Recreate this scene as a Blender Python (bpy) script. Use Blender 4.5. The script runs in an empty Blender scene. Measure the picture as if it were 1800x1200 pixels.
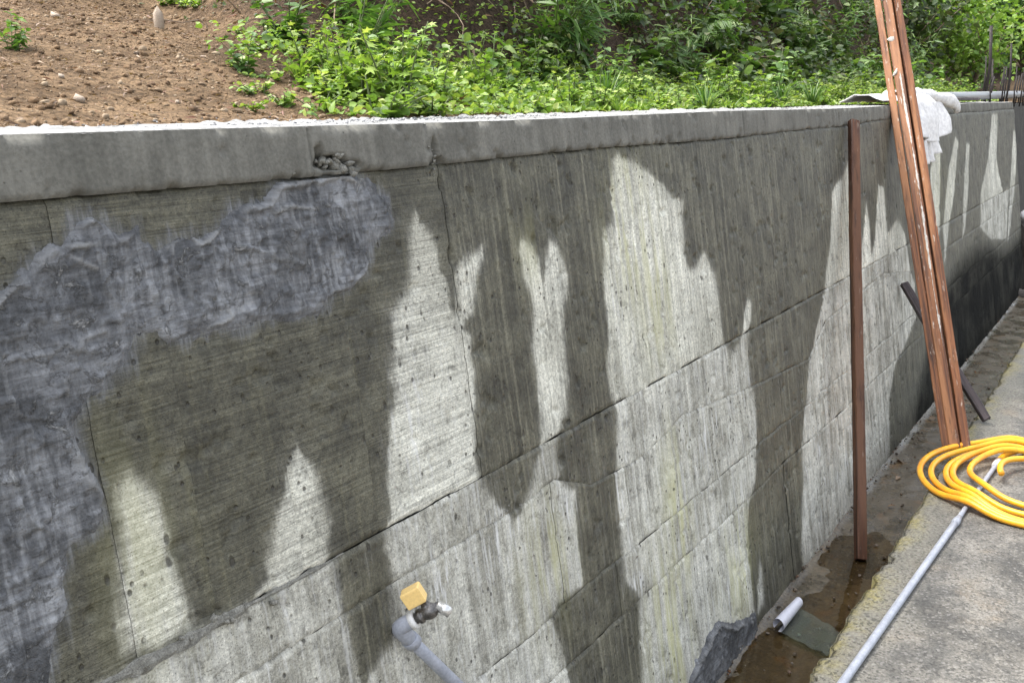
import bpy, math, random
import numpy as np
from mathutils import Vector, Matrix

# ------------------------------------------------------------------ camera, sky, sun, exposure
S = bpy.context.scene
C = bpy.context.collection
FOC, PITCH, YAW, CAMZ = 1800.0, math.radians(13.45), math.radians(32.33), 2.0
cam = bpy.data.cameras.new('camera'); camo = bpy.data.objects.new('camera', cam); C.objects.link(camo)
cam.sensor_width = 36.0; cam.lens = 36.0 * FOC / 1800.0; cam.clip_start = 0.05; cam.clip_end = 500
camo.location = (0, 0, CAMZ)
camo.rotation_euler = (math.pi / 2 - PITCH, 0, YAW - math.pi / 2)
S.camera = camo
S.render.resolution_x, S.render.resolution_y = 1024, 682

SUN_EL, SUN_AZ = math.radians(62), math.radians(118)      # azimuth of the light measured from +X towards +Y (from over the hill)
w = bpy.data.worlds.new('World'); S.world = w; w.use_nodes = True
nt = w.node_tree; nt.nodes.clear()
sky = nt.nodes.new('ShaderNodeTexSky'); sky.sky_type = 'NISHITA'; sky.sun_disc = False
sky.sun_elevation = SUN_EL; sky.sun_rotation = math.pi / 2 - SUN_AZ
sky.dust_density = 4.0; sky.air_density = 1.0; sky.ozone_density = 1.0
hs = nt.nodes.new('ShaderNodeHueSaturation'); hs.inputs['Saturation'].default_value = 0.35
bg = nt.nodes.new('ShaderNodeBackground'); bg.inputs['Strength'].default_value = 0.15
wo = nt.nodes.new('ShaderNodeOutputWorld')
nt.links.new(sky.outputs[0], hs.inputs['Color']); nt.links.new(hs.outputs[0], bg.inputs[0]); nt.links.new(bg.outputs[0], wo.inputs[0])
sl = bpy.data.lights.new('sun', 'SUN'); sl.energy = 1.0; sl.angle = math.radians(18); sl.color = (1, .95, .87)
so = bpy.data.objects.new('sun', sl); C.objects.link(so)
sd = Vector((math.cos(SUN_EL) * math.cos(SUN_AZ), math.cos(SUN_EL) * math.sin(SUN_AZ), math.sin(SUN_EL)))
so.rotation_euler = sd.to_track_quat('Z', 'Y').to_euler(); so.location = (0, 0, 20)
S.view_settings.view_transform = 'Standard'; S.view_settings.look = 'None'; S.view_settings.gamma = 1
S.view_settings.exposure = 1.85
S.cycles.max_bounces = 6

# ------------------------------------------------------------------ site dimensions (metres; x along the wall, y towards the hill)
WD, BAT = 1.12, 0.16             # wall foot and batter
TOP, SLABZ, SLABY = 1.944, 0.25, 0.745
BACK = 1.70                      # back edge of the wall's top
WEND = 11.9
rng = np.random.default_rng(7); random.seed(7)

def ray(px, py):
    u, v = px - 900.0, py - 600.0
    b = FOC * math.cos(PITCH) - v * math.sin(PITCH); c = -v * math.cos(PITCH) - FOC * math.sin(PITCH)
    return np.array([math.sin(YAW) * u + math.cos(YAW) * b, -math.cos(YAW) * u + math.sin(YAW) * b, c])
def on_wall(px, py):             # survey point -> (distance along wall, height)
    d = ray(px, py); t = (WD + BAT * CAMZ) / (d[1] - BAT * d[2]); return t * d[0], CAMZ + t * d[2]
def on_level(px, py, z):
    d = ray(px, py); t = (z - CAMZ) / d[2]; return Vector((t * d[0], t * d[1], z))
def off_wall(px, py, off):        # survey point on a plane this far in front of the wall face
    d = ray(px, py); t = (WD - off + BAT * CAMZ) / (d[1] - BAT * d[2]); return Vector((t * d[0], t * d[1], CAMZ + t * d[2]))
def wall_poly(pts): return np.array([on_wall(*p) for p in pts])
def face_y(h): return WD + BAT * h

# ------------------------------------------------------------------ numeric noise
def _h(ix, iy, seed):
    n = (ix.astype(np.int64) * 374761393 + iy.astype(np.int64) * 668265263 + seed * 1442695041) & 0x7fffffff
    n = ((n ^ (n >> 13)) * 1274126177) & 0x7fffffff
    return ((n ^ (n >> 16)) & 0xffff) / 65535.0
def vn(x, y, seed=0):
    x = np.asarray(x, float); y = np.asarray(y, float)
    ix = np.floor(x); iy = np.floor(y); fx = x - ix; fy = y - iy
    fx = fx * fx * (3 - 2 * fx); fy = fy * fy * (3 - 2 * fy)
    a = _h(ix, iy, seed); b = _h(ix + 1, iy, seed); c = _h(ix, iy + 1, seed); d = _h(ix + 1, iy + 1, seed)
    return (a * (1 - fx) + b * fx) * (1 - fy) + (c * (1 - fx) + d * fx) * fy
def fbm(x, y, seed=0, o=4):
    r = 0; a = .5; t = 0
    for i in range(o):
        r = r + a * vn(x * 2 ** i, y * 2 ** i, seed + i * 17); t += a; a *= .5
    return r / t
def ss(a, b, x):
    t = np.clip((np.asarray(x, float) - a) / (b - a), 0, 1); return t * t * (3 - 2 * t)
def sdf(P, poly):                # signed distance, positive inside
    d = np.full(len(P), 1e9); ins = np.zeros(len(P), bool)
    lo = poly.min(0) - .15; hi = poly.max(0) + .15
    m = ((P > lo) & (P < hi)).all(1); out = np.full(len(P), -.15)
    if not m.any(): return out
    Q = P[m]; d = np.full(len(Q), 1e9); ins = np.zeros(len(Q), bool)
    for a, b in zip(poly, np.roll(poly, -1, 0)):
        ab = b - a; L = (ab * ab).sum() + 1e-12
        t = np.clip(((Q - a) @ ab) / L, 0, 1)
        d = np.minimum(d, np.hypot(Q[:, 0] - a[0] - t * ab[0], Q[:, 1] - a[1] - t * ab[1]))
        c = (a[1] > Q[:, 1]) != (b[1] > Q[:, 1])
        with np.errstate(divide='ignore', invalid='ignore'):
            xi = a[0] + (Q[:, 1] - a[1]) * ab[0] / (ab[1] if abs(ab[1]) > 1e-9 else 1e-9)
        ins ^= c & (Q[:, 0] < xi)
    out[m] = np.where(ins, d, -d); return np.clip(out, -.15, .15)

# ------------------------------------------------------------------ mesh + object helpers
def link(name, me, mat=None, parent=None):
    o = bpy.data.objects.new(name, me); C.objects.link(o)
    if mat is not None and me is not None and not me.materials: me.materials.append(mat)
    if parent is not None: o.parent = parent
    return o
def mesh(verts, faces, smooth=False, name='m'):
    me = bpy.data.meshes.new(name)
    verts = np.asarray(verts, float)
    if isinstance(faces, np.ndarray):
        n, k = faces.shape
        me.vertices.add(len(verts)); me.vertices.foreach_set('co', verts.ravel())
        me.loops.add(n * k); me.loops.foreach_set('vertex_index', faces.ravel().astype(np.int32))
        me.polygons.add(n); me.polygons.foreach_set('loop_start', np.arange(0, n * k, k, dtype=np.int32))
        me.update(calc_edges=True)
    else:
        me.from_pydata([tuple(v) for v in verts], [], faces); me.update()
    if smooth: me.polygons.foreach_set('use_smooth', np.ones(len(me.polygons), bool))
    return me
def attr(me, name, typ, data):
    a = me.attributes.new(name, typ, 'POINT')
    key = {'FLOAT': 'value', 'FLOAT_VECTOR': 'vector', 'FLOAT_COLOR': 'color'}[typ]
    a.data.foreach_set(key, np.asarray(data, np.float32).ravel())
def grid_faces(nu, nv, flip=False):
    i = np.arange(nu - 1)[:, None] * nv + np.arange(nv - 1)[None, :]; i = i.ravel()
    f = np.stack([i, i + nv, i + nv + 1, i + 1], 1)
    return f[:, ::-1].copy() if flip else f
def empty(name, loc=(0, 0, 0)):
    o = bpy.data.objects.new(name, None); C.objects.link(o); o.location = loc; o.empty_display_size = .1; return o
def tag(o, label=None, cat=None, group=None, kind=None):
    if label: o['label'] = label
    if cat: o['category'] = cat
    if group: o['group'] = group
    if kind: o['kind'] = kind
    return o
def tube(path, rad, seg=12, caps=True, close=False):
    P = [Vector(p) for p in path]; n = len(P)
    if not hasattr(rad, '__len__'): rad = [rad] * n
    V = []; F = []; up = None
    for i, p in enumerate(P):
        a = P[max(i - 1, 0)]; b = P[min(i + 1, n - 1)]; t = (b - a).normalized()
        if up is None:
            up = t.orthogonal().normalized()
        up = (up - t * up.dot(t)).normalized(); s = t.cross(up)
        for k in range(seg):
            an = 2 * math.pi * k / seg; V.append(p + (up * math.cos(an) + s * math.sin(an)) * rad[i])
    for i in range(n - 1):
        for k in range(seg):
            k2 = (k + 1) % seg; F.append((i * seg + k, i * seg + k2, (i + 1) * seg + k2, (i + 1) * seg + k))
    if caps:
        F.append(tuple(range(seg - 1, -1, -1))); F.append(tuple((n - 1) * seg + k for k in range(seg)))
    return V, F
def join(parts):
    V = []; F = []
    for v, f in parts:
        o = len(V); V += list(v); F += [tuple(i + o for i in q) for q in f]
    return V, F
_ico = None
def ico():
    global _ico
    if _ico is None:
        t = (1 + 5 ** .5) / 2
        v = np.array([(-1, t, 0), (1, t, 0), (-1, -t, 0), (1, -t, 0), (0, -1, t), (0, 1, t), (0, -1, -t), (0, 1, -t), (t, 0, -1), (t, 0, 1), (-t, 0, -1), (-t, 0, 1)], float)
        v /= np.linalg.norm(v[0])
        f = np.array([(0, 11, 5), (0, 5, 1), (0, 1, 7), (0, 7, 10), (0, 10, 11), (1, 5, 9), (5, 11, 4), (11, 10, 2), (10, 7, 6), (7, 1, 8), (3, 9, 4), (3, 4, 2), (3, 2, 6), (3, 6, 8), (3, 8, 9), (4, 9, 5), (2, 4, 11), (6, 2, 10), (8, 6, 7), (9, 8, 1)])
        _ico = v, f
    return _ico
def rot_rand(n, r):
    q = r.normal(size=(n, 4)); q /= np.linalg.norm(q, axis=1)[:, None]
    a, b, c, d = q.T
    return np.stack([np.stack([1 - 2 * (c * c + d * d), 2 * (b * c - a * d), 2 * (b * d + a * c)], 1), np.stack([2 * (b * c + a * d), 1 - 2 * (b * b + d * d), 2 * (c * d - a * b)], 1), np.stack([2 * (b * d - a * c), 2 * (c * d + a * b), 1 - 2 * (b * b + c * c)], 1)], 1)
def lumps(pos, size, r, squash=.7):
    v, f = ico(); n = len(pos)
    base = v[None] * (1 + r.uniform(-.48, .42, (n, 12, 1))) * r.uniform(.55, 1.15, (n, 1, 3)); base = np.einsum('nij,nkj->nki', rot_rand(n, r), base)
    base[:, :, 2] *= squash
    V = base * np.asarray(size)[:, None, None] + np.asarray(pos)[:, None, :]
    F = (f[None] + (np.arange(n) * 12)[:, None, None]).reshape(-1, 3)
    me = mesh(V.reshape(-1, 3), F); attr(me, 'lv', 'FLOAT', np.repeat(r.random(n), 12)); return me

# ------------------------------------------------------------------ node helpers
class NT:
    def __init__(s, name):
        s.m = bpy.data.materials.new(name); s.m.use_nodes = True; s.t = s.m.node_tree; s.t.nodes.clear()
        s.out = s.n('ShaderNodeOutputMaterial')
    def n(s, typ, **k):
        x = s.t.nodes.new(typ)
        for a, v in k.items(): setattr(x, a, v)
        return x
    def set(s, sock, v):
        if isinstance(v, bpy.types.NodeSocket): s.t.links.new(v, sock)
        elif v is not None:
            if hasattr(v, '__len__') and len(v) == 3 and sock.type == 'RGBA': v = (*v, 1)
            sock.default_value = v
    def math(s, op, a, b=None, c=None, clamp=False):
        x = s.n('ShaderNodeMath', operation=op, use_clamp=clamp)
        for i, v in enumerate((a, b, c)):
            if v is not None: s.set(x.inputs[i], v)
        return x.outputs[0]
    def vmul(s, v, k):
        x = s.n('ShaderNodeVectorMath', operation='MULTIPLY'); s.set(x.inputs[0], v); x.inputs[1].default_value = k; return x.outputs[0]
    def noise(s, v, scale=1, detail=4, rough=.55, dist=0):
        x = s.n('ShaderNodeTexNoise'); s.set(x.inputs['Vector'], v); x.inputs['Scale'].default_value = scale
        x.inputs['Detail'].default_value = detail; x.inputs['Roughness'].default_value = rough; x.inputs['Distortion'].default_value = dist
        return x.outputs[0]
    def vor(s, v, scale=1, feature='F1', rnd=1, out=0):
        x = s.n('ShaderNodeTexVoronoi', feature=feature); s.set(x.inputs['Vector'], v); x.inputs['Scale'].default_value = scale
        x.inputs['Randomness'].default_value = rnd; return x.outputs[out]
    def mr(s, v, a, b, c=0., d=1., smooth=True):
        x = s.n('ShaderNodeMapRange', interpolation_type='SMOOTHSTEP' if smooth else 'LINEAR'); s.set(x.inputs[0], v)
        for i, k in enumerate((a, b, c, d)): s.set(x.inputs[i + 1], k)
        return x.outputs[0]
    def mix(s, f, a, b, mode='MIX'):
        x = s.n('ShaderNodeMix', data_type='RGBA', blend_type=mode); s.set(x.inputs[0], f); s.set(x.inputs[6], a); s.set(x.inputs[7], b); return x.outputs[2]
    def attr(s, name):
        return s.n('ShaderNodeAttribute', attribute_name=name)
    def coord(s, k='Object'):
        return s.n('ShaderNodeTexCoord').outputs[k]
    def bump(s, h, strength=.5, dist=.01, prev=None):
        x = s.n('ShaderNodeBump'); s.set(x.inputs['Height'], h); x.inputs['Strength'].default_value = strength; x.inputs['Distance'].default_value = dist
        if prev is not None: s.set(x.inputs['Normal'], prev)
        return x.outputs[0]
    def pbr(s, col, rough=.8, nor=None, metal=0, spec=.5):
        p = s.n('ShaderNodeBsdfPrincipled'); s.set(p.inputs['Base Color'], col); s.set(p.inputs['Roughness'], rough)
        s.set(p.inputs['Metallic'], metal); s.set(p.inputs['Specular IOR Level'], spec)
        if nor is not None: s.set(p.inputs['Normal'], nor)
        s.t.links.new(p.outputs[0], s.out.inputs[0]); return p
def scale_col(N, col, f):        # multiply a colour by a float socket
    x = N.n('ShaderNodeVectorMath', operation='SCALE'); N.set(x.inputs[0], col); N.set(x.inputs['Scale'], f); return x.outputs[0]

# ---- concrete wall: attributes st = (dry distance, board grain direction, yellow, white), wc = wall coordinates
def concrete_mat():
    N = NT('cast_concrete')
    wc = N.attr('wc').outputs['Vector']; st = N.attr('st')
    sep = N.n('ShaderNodeSeparateColor'); N.set(sep.inputs[0], st.outputs['Color'])
    sdv, gr, ye = sep.outputs[0], sep.outputs[1], sep.outputs[2]; wh = st.outputs['Alpha']
    big = N.noise(wc, 2.3, 4); mid = N.noise(wc, 9, 5, .6); fine = N.noise(wc, 120, 4, .7)
    vstr = N.noise(N.vmul(wc, (55, 1.6, 1)), 1, 5, .6); vfine = N.noise(N.vmul(wc, (190, 7, 1)), 1, 4, .65)
    hstr = N.noise(N.vmul(wc, (2.2, 70, 1)), 1, 4, .6); hfine = N.noise(N.vmul(wc, (5, 260, 1)), 1, 3, .6)
    grn = N.mix(gr, N.mix(.4, vstr, vfine), N.mix(.6, hstr, hfine))           # 0 vertical boards, 1 horizontal grain
    edge = N.noise(N.vmul(wc, (30, 10, 1)), 1, 6, .65); drip = N.noise(N.vmul(wc, (75, 2.5, 1)), 1, 4, .6)
    e2 = N.math('ADD', sdv, N.math('MULTIPLY', N.math('SUBTRACT', edge, .5), .034)); e2 = N.math('ADD', e2, N.math('MULTIPLY', N.math('SUBTRACT', drip, .5), .022))
    soft = N.mr(N.noise(wc, 5, 3), .35, .65, .006, .022)
    sharp = N.mr(e2, N.math('MULTIPLY', soft, -1), soft); wide = N.mr(e2, -.05, .06)
    dry = N.math('ADD', N.math('MULTIPLY', sharp, .78), N.math('MULTIPLY', wide, .22)); lo = N.attr('lo').outputs['Fac']
    drycol = N.mix(N.mr(big, .35, .65), (.44, .43, .36), (.66, .65, .56)); lowcol = N.mix(N.mr(N.mix(.5, N.noise(N.vmul(wc, (20, 3, 1)), 1, 5, .6), N.noise(wc, 6, 5, .65)), .38, .60), (.26, .25, .205), (.54, .53, .465)); drycol = N.mix(N.math('MULTIPLY', lo, .85), drycol, lowcol)
    drycol = N.mix(N.mr(vstr, .46, .70), drycol, (.24, .235, .205)) if False else drycol
    wetcol = N.mix(N.mr(mid, .3, .7), (.072, .069, .051), (.114, .109, .078))
    wetcol = N.mix(N.mr(vstr, .5, .72), wetcol, N.mix(gr, (.142, .135, .097), (.116, .110, .075)))
    wet_shade = N.math('MULTIPLY', N.attr('sk').outputs['Fac'], N.mr(big, .3, .6, .8, 1)); wetcol = N.mix(wet_shade, wetcol, (.018, .018, .017)); drycol = N.mix(N.math('MULTIPLY', wet_shade, .85), drycol, (.05, .05, .045))  # near-black paint for the dim surroundings, over the wet tone at the far end
    col = N.mix(dry, wetcol, drycol)
    tone = N.mr(grn, .30, .70, N.math('ADD', .58, N.math('MULTIPLY', lo, .12)), N.math('SUBTRACT', 1.34, N.math('MULTIPLY', lo, .12))); col = scale_col(N, col, tone)
    tone2 = N.mr(fine, .3, .7, .74, 1.26); col = scale_col(N, col, tone2); spk = N.noise(wc, 330, 2, .6); col = scale_col(N, col, N.mr(spk, .30, .42, .35, 1)); col = scale_col(N, col, N.mr(spk, .60, .70, 1, 1.5)); blot = N.noise(wc, 24, 5, .7, .8); col = scale_col(N, col, N.mr(blot, .30, .48, .58, 1)); 
    tone3 = N.mr(mid, .25, .75, .84, 1.14); col = scale_col(N, col, tone3)
    yf = N.math('MULTIPLY', ye, N.mr(N.noise(N.vmul(wc, (24, 2.2, 1)), 1, 3), .38, .60)); col = N.mix(N.math('MULTIPLY', yf, .75), col, N.mix(dry, (.16, .155, .06), (.50, .49, .27)))
    wn = N.noise(N.vmul(wc, (70, 6, 1)), 1, 6, .7); wf = N.math('MULTIPLY', N.math('MULTIPLY', N.mr(wn, .50, .66), wh), N.math('MULTIPLY', N.math('SUBTRACT', 1, wet_shade), N.mr(dry, 0, .8, .18, 1))); col = N.mix(N.math('MULTIPLY', wf, .9), col, (.72, .72, .70))
    film = N.math('MULTIPLY', N.mr(N.math('ADD', N.attr('sl').outputs['Fac'], N.math('MULTIPLY', N.math('SUBTRACT', N.mix(.4, vstr, mid), .5), .13)), -.022, .012), N.mr(blot, .35, .6, .35, .75)); col = N.mix(film, col, N.mix(N.mr(vfine, .4, .65), (.10, .105, .115), (.24, .25, .27)))
    # blowholes
    cell = N.vor(N.vmul(wc, (1, .8, 1)), 48); pick = N.noise(wc, 13, 3, .6); hole = N.math('MULTIPLY', N.mr(cell, .11, .24, 1, 0), N.mr(pick, .52, .60))
    cell2 = N.vor(N.vmul(wc, (1, .55, 1)), 23); hole2 = N.math('MULTIPLY', N.mr(cell2, .07, .16, 1, 0), N.mr(N.noise(wc, 5, 3), .50, .58))
    hole = N.math('MAXIMUM', hole, hole2); col = N.mix(N.math('MULTIPLY', hole, .75), col, (.035, .033, .028))
    rough = N.mr(dry, 0, 1, .55, .92)
    hgt = N.math('ADD', N.math('MULTIPLY', grn, .9), N.math('MULTIPLY', fine, .5)); hgt = N.math('SUBTRACT', hgt, N.math('MULTIPLY', hole, 1.4))
    nor = N.bump(hgt, 1.0, .003, N.bump(N.math('ADD', mid, blot), .5, .006)); N.pbr(col, N.math('ADD', N.math('MULTIPLY', rough, N.math('SUBTRACT', 1, wet_shade)), N.math('MULTIPLY', wet_shade, .95)), nor, spec=N.mr(wet_shade, 0, 1, .35, .03))
    return N.m
def band_mat(name, c1, c2, bumpd=.003, rough=.9, speck=0, spec=.3):
    N = NT(name); wc = N.attr('wc').outputs['Vector']
    mid = N.noise(wc, 7, 5, .6); fine = N.noise(wc, 130, 4, .7); st = N.noise(N.vmul(wc, (40, 3, 8)), 1, 4)
    col = N.mix(N.mr(mid, .3, .7), c1, c2); col = scale_col(N, col, N.mr(st, .3, .7, .84, 1.12)); col = scale_col(N, col, N.mr(fine, .3, .7, .84, 1.16))
    cell = N.vor(wc, 75); hole = N.math('MULTIPLY', N.mr(cell, .09, .2, 1, 0), N.mr(N.noise(wc, 14, 3), .58, .66)); col = N.mix(N.math('MULTIPLY', hole, .7), col, (.03, .03, .026))
    if speck: col = N.mix(N.math('MULTIPLY', N.mr(N.noise(wc, 60, 4, .7), .5, .68), speck), col, (.08, .085, .10))
    nor = N.bump(N.math('SUBTRACT', fine, hole), .6, bumpd, N.bump(mid, .4, .006)); N.pbr(col, rough, nor, spec=spec); return N.m
def slurry_mat():
    N = NT('cement_slurry'); wc = N.attr('wc').outputs['Vector']; k = N.attr('lv').outputs['Fac']
    ar = N.attr('sw').outputs['Vector']                                # trowel sweep coordinates
    sweep = N.noise(N.vmul(ar, (3, 48, 1)), 1, 5, .65); mid = N.noise(wc, 6, 5, .62); fine = N.noise(wc, 85, 5, .72); smear = N.noise(N.vmul(wc, (60, 5, 1)), 1, 5, .65)
    col = N.mix(N.mr(mid, .36, .64), (.064, .067, .071), (.142, .147, .154))
    col = scale_col(N, col, N.mr(sweep, .3, .7, .78, 1.26)); col = scale_col(N, col, N.mr(fine, .3, .7, .7, 1.3))
    f = N.math('MULTIPLY', N.mr(N.math('ADD', N.math('MULTIPLY', smear, .5), N.math('MULTIPLY', mid, .5)), .44, .60), k); col = N.mix(N.math('MULTIPLY', f, .62), col, (.39, .40, .41)); hst = N.noise(N.vmul(wc, (7, 85, 1)), 1, 5, .7, .5); col = scale_col(N, col, N.mr(hst, .34, .66, .72, 1.3))
    crust = N.mr(N.noise(wc, 26, 6, .75, .6), .56, .66); col = N.mix(N.math('MULTIPLY', crust, .7), col, (.34, .34, .33)); col = N.mix(N.math('MULTIPLY', N.attr('rg').outputs['Fac'], .5), col, (.40, .40, .385)); dkp = N.mr(N.noise(wc, 34, 6, .75, .8), .30, .40, .45, 1); col = scale_col(N, col, dkp)
    nor = N.bump(N.math('ADD', N.math('ADD', sweep, fine), N.math('MULTIPLY', crust, .9)), 1.0, .006, N.bump(mid, .7, .012)); N.pbr(col, N.mr(mid, .3, .7, .42, .68), nor, spec=.4); return N.m
def plain(name, col, rough=.6, var=.2, scale=30, metal=0, bump=.0, spec=.5, col2=None):
    N = NT(name); c = N.coord(); n = N.noise(c, scale, 5, .6); f = N.noise(c, scale * 6, 3)
    base = N.mix(N.mr(n, .35, .65), col, col2) if col2 else col
    if not col2: base = N.mix(0.0, col, col)
    base = scale_col(N, base, N.mr(f, .25, .75, 1 - var, 1 + var))
    nor = N.bump(N.math('ADD', n, f), .5, bump) if bump else None
    N.pbr(base, rough, nor, metal, spec); return N.m
def wood_mat(name, c1, c2, c3, stain=0.3):
    N = NT(name); c = N.coord(); oi = N.n('ShaderNodeObjectInfo').outputs['Random']
    ad = N.n('ShaderNodeVectorMath', operation='ADD'); N.set(ad.inputs[0], c); cb = N.n('ShaderNodeCombineXYZ'); N.set(cb.inputs[0], N.math('MULTIPLY', oi, 9)); N.set(ad.inputs[1], cb.outputs[0]); v = ad.outputs[0]
    g = N.noise(N.vmul(v, (95, 95, 2.2)), 1, 5, .65, .4); b = N.noise(N.vmul(v, (14, 14, 1.1)), 1, 4); sp = N.noise(N.vmul(v, (60, 60, 12)), 1, 5, .7)
    col = N.mix(N.mr(g, .38, .62), c1, c2); col = N.mix(N.mr(b, .46, .60), col, c3); dk = N.noise(N.vmul(v, (40, 40, 5)), 1, 5, .7); col = scale_col(N, col, N.mr(dk, .30, .5, .45, 1.1))
    col = N.mix(N.math('MULTIPLY', N.mr(sp, .60, .70), stain), col, (.42, .36, .30))
    nor = N.bump(g, .6, .0025); N.pbr(col, .62, nor, spec=.35); return N.m
def leaf_mat(name, cols, trans=.35, vein=True):
    N = NT(name); lv = N.attr('lv').outputs['Fac']; oi = N.n('ShaderNodeObjectInfo').outputs['Random']
    r = N.n('ShaderNodeValToRGB'); N.set(r.inputs[0], N.math('FRACT', N.math('ADD', lv, N.math('MULTIPLY', oi, .35))) if False else lv)
    el = r.color_ramp.elements
    while len(el) < len(cols): el.new(.5)
    for i, c in enumerate(cols): el[i].position = i / (len(cols) - 1); el[i].color = (*c, 1)
    col = scale_col(N, r.outputs[0], N.mr(oi, 0, 1, .8, 1.2, False)); n = N.noise(N.coord('Object'), 60, 3); col = scale_col(N, col, N.mr(n, .3, .7, .8, 1.2))
    p = N.n('ShaderNodeBsdfPrincipled'); N.set(p.inputs['Base Color'], col); p.inputs['Roughness'].default_value = .42; p.inputs['Specular IOR Level'].default_value = .45
    t = N.n('ShaderNodeBsdfTranslucent'); N.set(t.inputs[0], N.mix(1, col, (1.15, 1.25, .5), 'MULTIPLY'))
    m = N.n('ShaderNodeMixShader'); m.inputs[0].default_value = trans
    N.t.links.new(p.outputs[0], m.inputs[1]); N.t.links.new(t.outputs[0], m.inputs[2]); N.t.links.new(m.outputs[0], N.out.inputs[0]); return N.m
def lump_mat(name, cols, rough=.95):
    N = NT(name); lv = N.attr('lv').outputs['Fac']; r = N.n('ShaderNodeValToRGB'); N.set(r.inputs[0], lv); el = r.color_ramp.elements
    while len(el) < len(cols): el.new(.5)
    for i, c in enumerate(cols): el[i].position = i / (len(cols) - 1); el[i].color = (*c, 1)
    f = N.noise(N.coord(), 140, 3); N.pbr(scale_col(N, r.outputs[0], N.mr(f, .3, .7, .75, 1.25)), rough, N.bump(f, .5, .003), spec=.25); return N.m

M = {}
M['wall'] = concrete_mat()
M['band'] = band_mat('damp_band_concrete', (.125, .122, .105), (.185, .18, .155))
M['top'] = band_mat('dry_top_concrete', (.24, .24, .23), (.37, .37, .36), .006, .95, .7)
M['core'] = plain('joint_concrete', (.05, .048, .04), .9, .3, 20)
M['slurry'] = slurry_mat()
M['mortar'] = plain('mortar_lump', (.15, .147, .128), .95, .35, 60, bump=.006, col2=(.24, .235, .205))

# ------------------------------------------------------------------ the retaining wall
dry_px = [
 [(197, 883), (202, 855), (220, 835), (240, 845), (270, 870), (283, 927), (293, 980), (310, 1027), (327, 1067), (334, 1096), (275, 1130), (215, 1140), (206, 1093), (208, 1013), (206, 940)],
 [(500, 817), (518, 790), (540, 810), (553, 843), (563, 887), (575, 917), (572, 960), (575, 985), (585, 1010), (590, 1060), (605, 1100), (622, 1160), (630, 1200), (640, 1300), (60, 1300), (150, 1205), (330, 1122), (400, 1085), (440, 1048), (467, 1017), (465, 987), (473, 960), (480, 900), (497, 863), (496, 833)],
 [(716, 400), (726, 372), (738, 390), (753, 412), (763, 440), (767, 473), (780, 490), (788, 540), (799, 556), (800, 520), (796, 490), (799, 473), (813, 453), (830, 443), (845, 432), (843, 457), (831, 480), (830, 510), (827, 550), (812, 560), (810, 578), (822, 590), (823, 627), (830, 653), (832, 700), (830, 747), (830, 800), (836, 833), (853, 860), (873, 887), (893, 903), (910, 910), (920, 873), (933, 850), (937, 820), (943, 800), (948, 793), (947, 760), (942, 700), (940, 653), (933, 613), (933, 567), (933, 533), (927, 510), (915, 487), (912, 460), (907, 437), (912, 420), (927, 433), (943, 457), (951, 492), (954, 467), (957, 443), (962, 423), (973, 430), (983, 457), (992, 483), (990, 523), (985, 543), (987, 590), (988, 633), (993, 667), (990, 720), (980, 753), (972, 777), (974, 800), (982, 820), (977, 843), (1007, 860), (1010, 910), (1013, 960), (1020, 1000), (1021, 1027), (990, 1045), (962, 1085), (985, 1130), (1000, 1200), (1010, 1300), (600, 1300), (640, 1195), (660, 1170), (690, 1120), (690, 1090), (685, 1053), (687, 1013), (682, 987), (673, 957), (680, 910), (677, 867), (679, 800), (682, 733), (688, 717), (692, 683), (685, 660), (687, 630), (690, 587), (687, 550), (715, 510), (717, 467), (717, 433)],
 [(1073, 283), (1080, 273), (1113, 287), (1133, 300), (1160, 323), (1180, 350), (1197, 353), (1200, 433), (1203, 460), (1210, 477), (1223, 463), (1235, 443), (1240, 457), (1253, 483), (1262, 533), (1267, 590), (1270, 603), (1280, 617), (1290, 610), (1303, 587), (1305, 560), (1307, 540), (1313, 527), (1318, 533), (1317, 560), (1313, 587), (1313, 630), (1315, 667), (1323, 693), (1327, 720), (1328, 800), (1325, 843), (1315, 883), (1313, 933), (1315, 977), (1317, 1013), (1325, 1080), (1300, 1160), (1280, 1280), (1130, 1280), (1127, 1200), (1123, 1133), (1123, 1047), (1096, 1020), (1093, 1000), (1088, 933), (1083, 883), (1080, 833), (1080, 800), (1082, 760), (1080, 720), (1073, 700), (1067, 677), (1062, 643), (1065, 607), (1063, 557), (1060, 510), (1058, 467), (1057, 410), (1075, 395), (1073, 333)],
 [(1488, 287), (1478, 313), (1467, 323), (1460, 337), (1458, 400), (1457, 433), (1450, 477), (1448, 507), (1443, 540), (1433, 577), (1428, 607), (1420, 640), (1417, 673), (1415, 707), (1412, 733), (1408, 780), (1407, 800), (1410, 840), (1407, 883), (1407, 967), (1412, 1020), (1520, 880), (1562, 800), (1562, 700), (1572, 640), (1592, 600), (1608, 560), (1606, 500), (1597, 470), (1588, 410), (1575, 385), (1557, 410), (1551, 330), (1541, 325), (1535, 420), (1529, 450), (1525, 390), (1520, 357), (1512, 430), (1504, 330), (1495, 300)],
 [(1333, 985), (1338, 1000), (1340, 1060), (1330, 1075), (1331, 1030)],
 [(1633, 300), (1640, 250), (1650, 262), (1650, 400), (1640, 470), (1630, 420)],
 [(1677, 240), (1682, 250), (1675, 340), (1665, 400), (1660, 460), (1655, 400), (1665, 300)],
 [(1697, 250), (1702, 255), (1700, 330), (1695, 400), (1690, 420), (1692, 330)],
 [(1742, 200), (1752, 200), (1750, 280), (1762, 340), (1772, 330), (1768, 420), (1740, 420), (1722, 400), (1722, 340), (1735, 280)],
 [(1780, 230), (1788, 230), (1782, 330), (1775, 400), (1770, 430), (1774, 330)],
]
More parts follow.
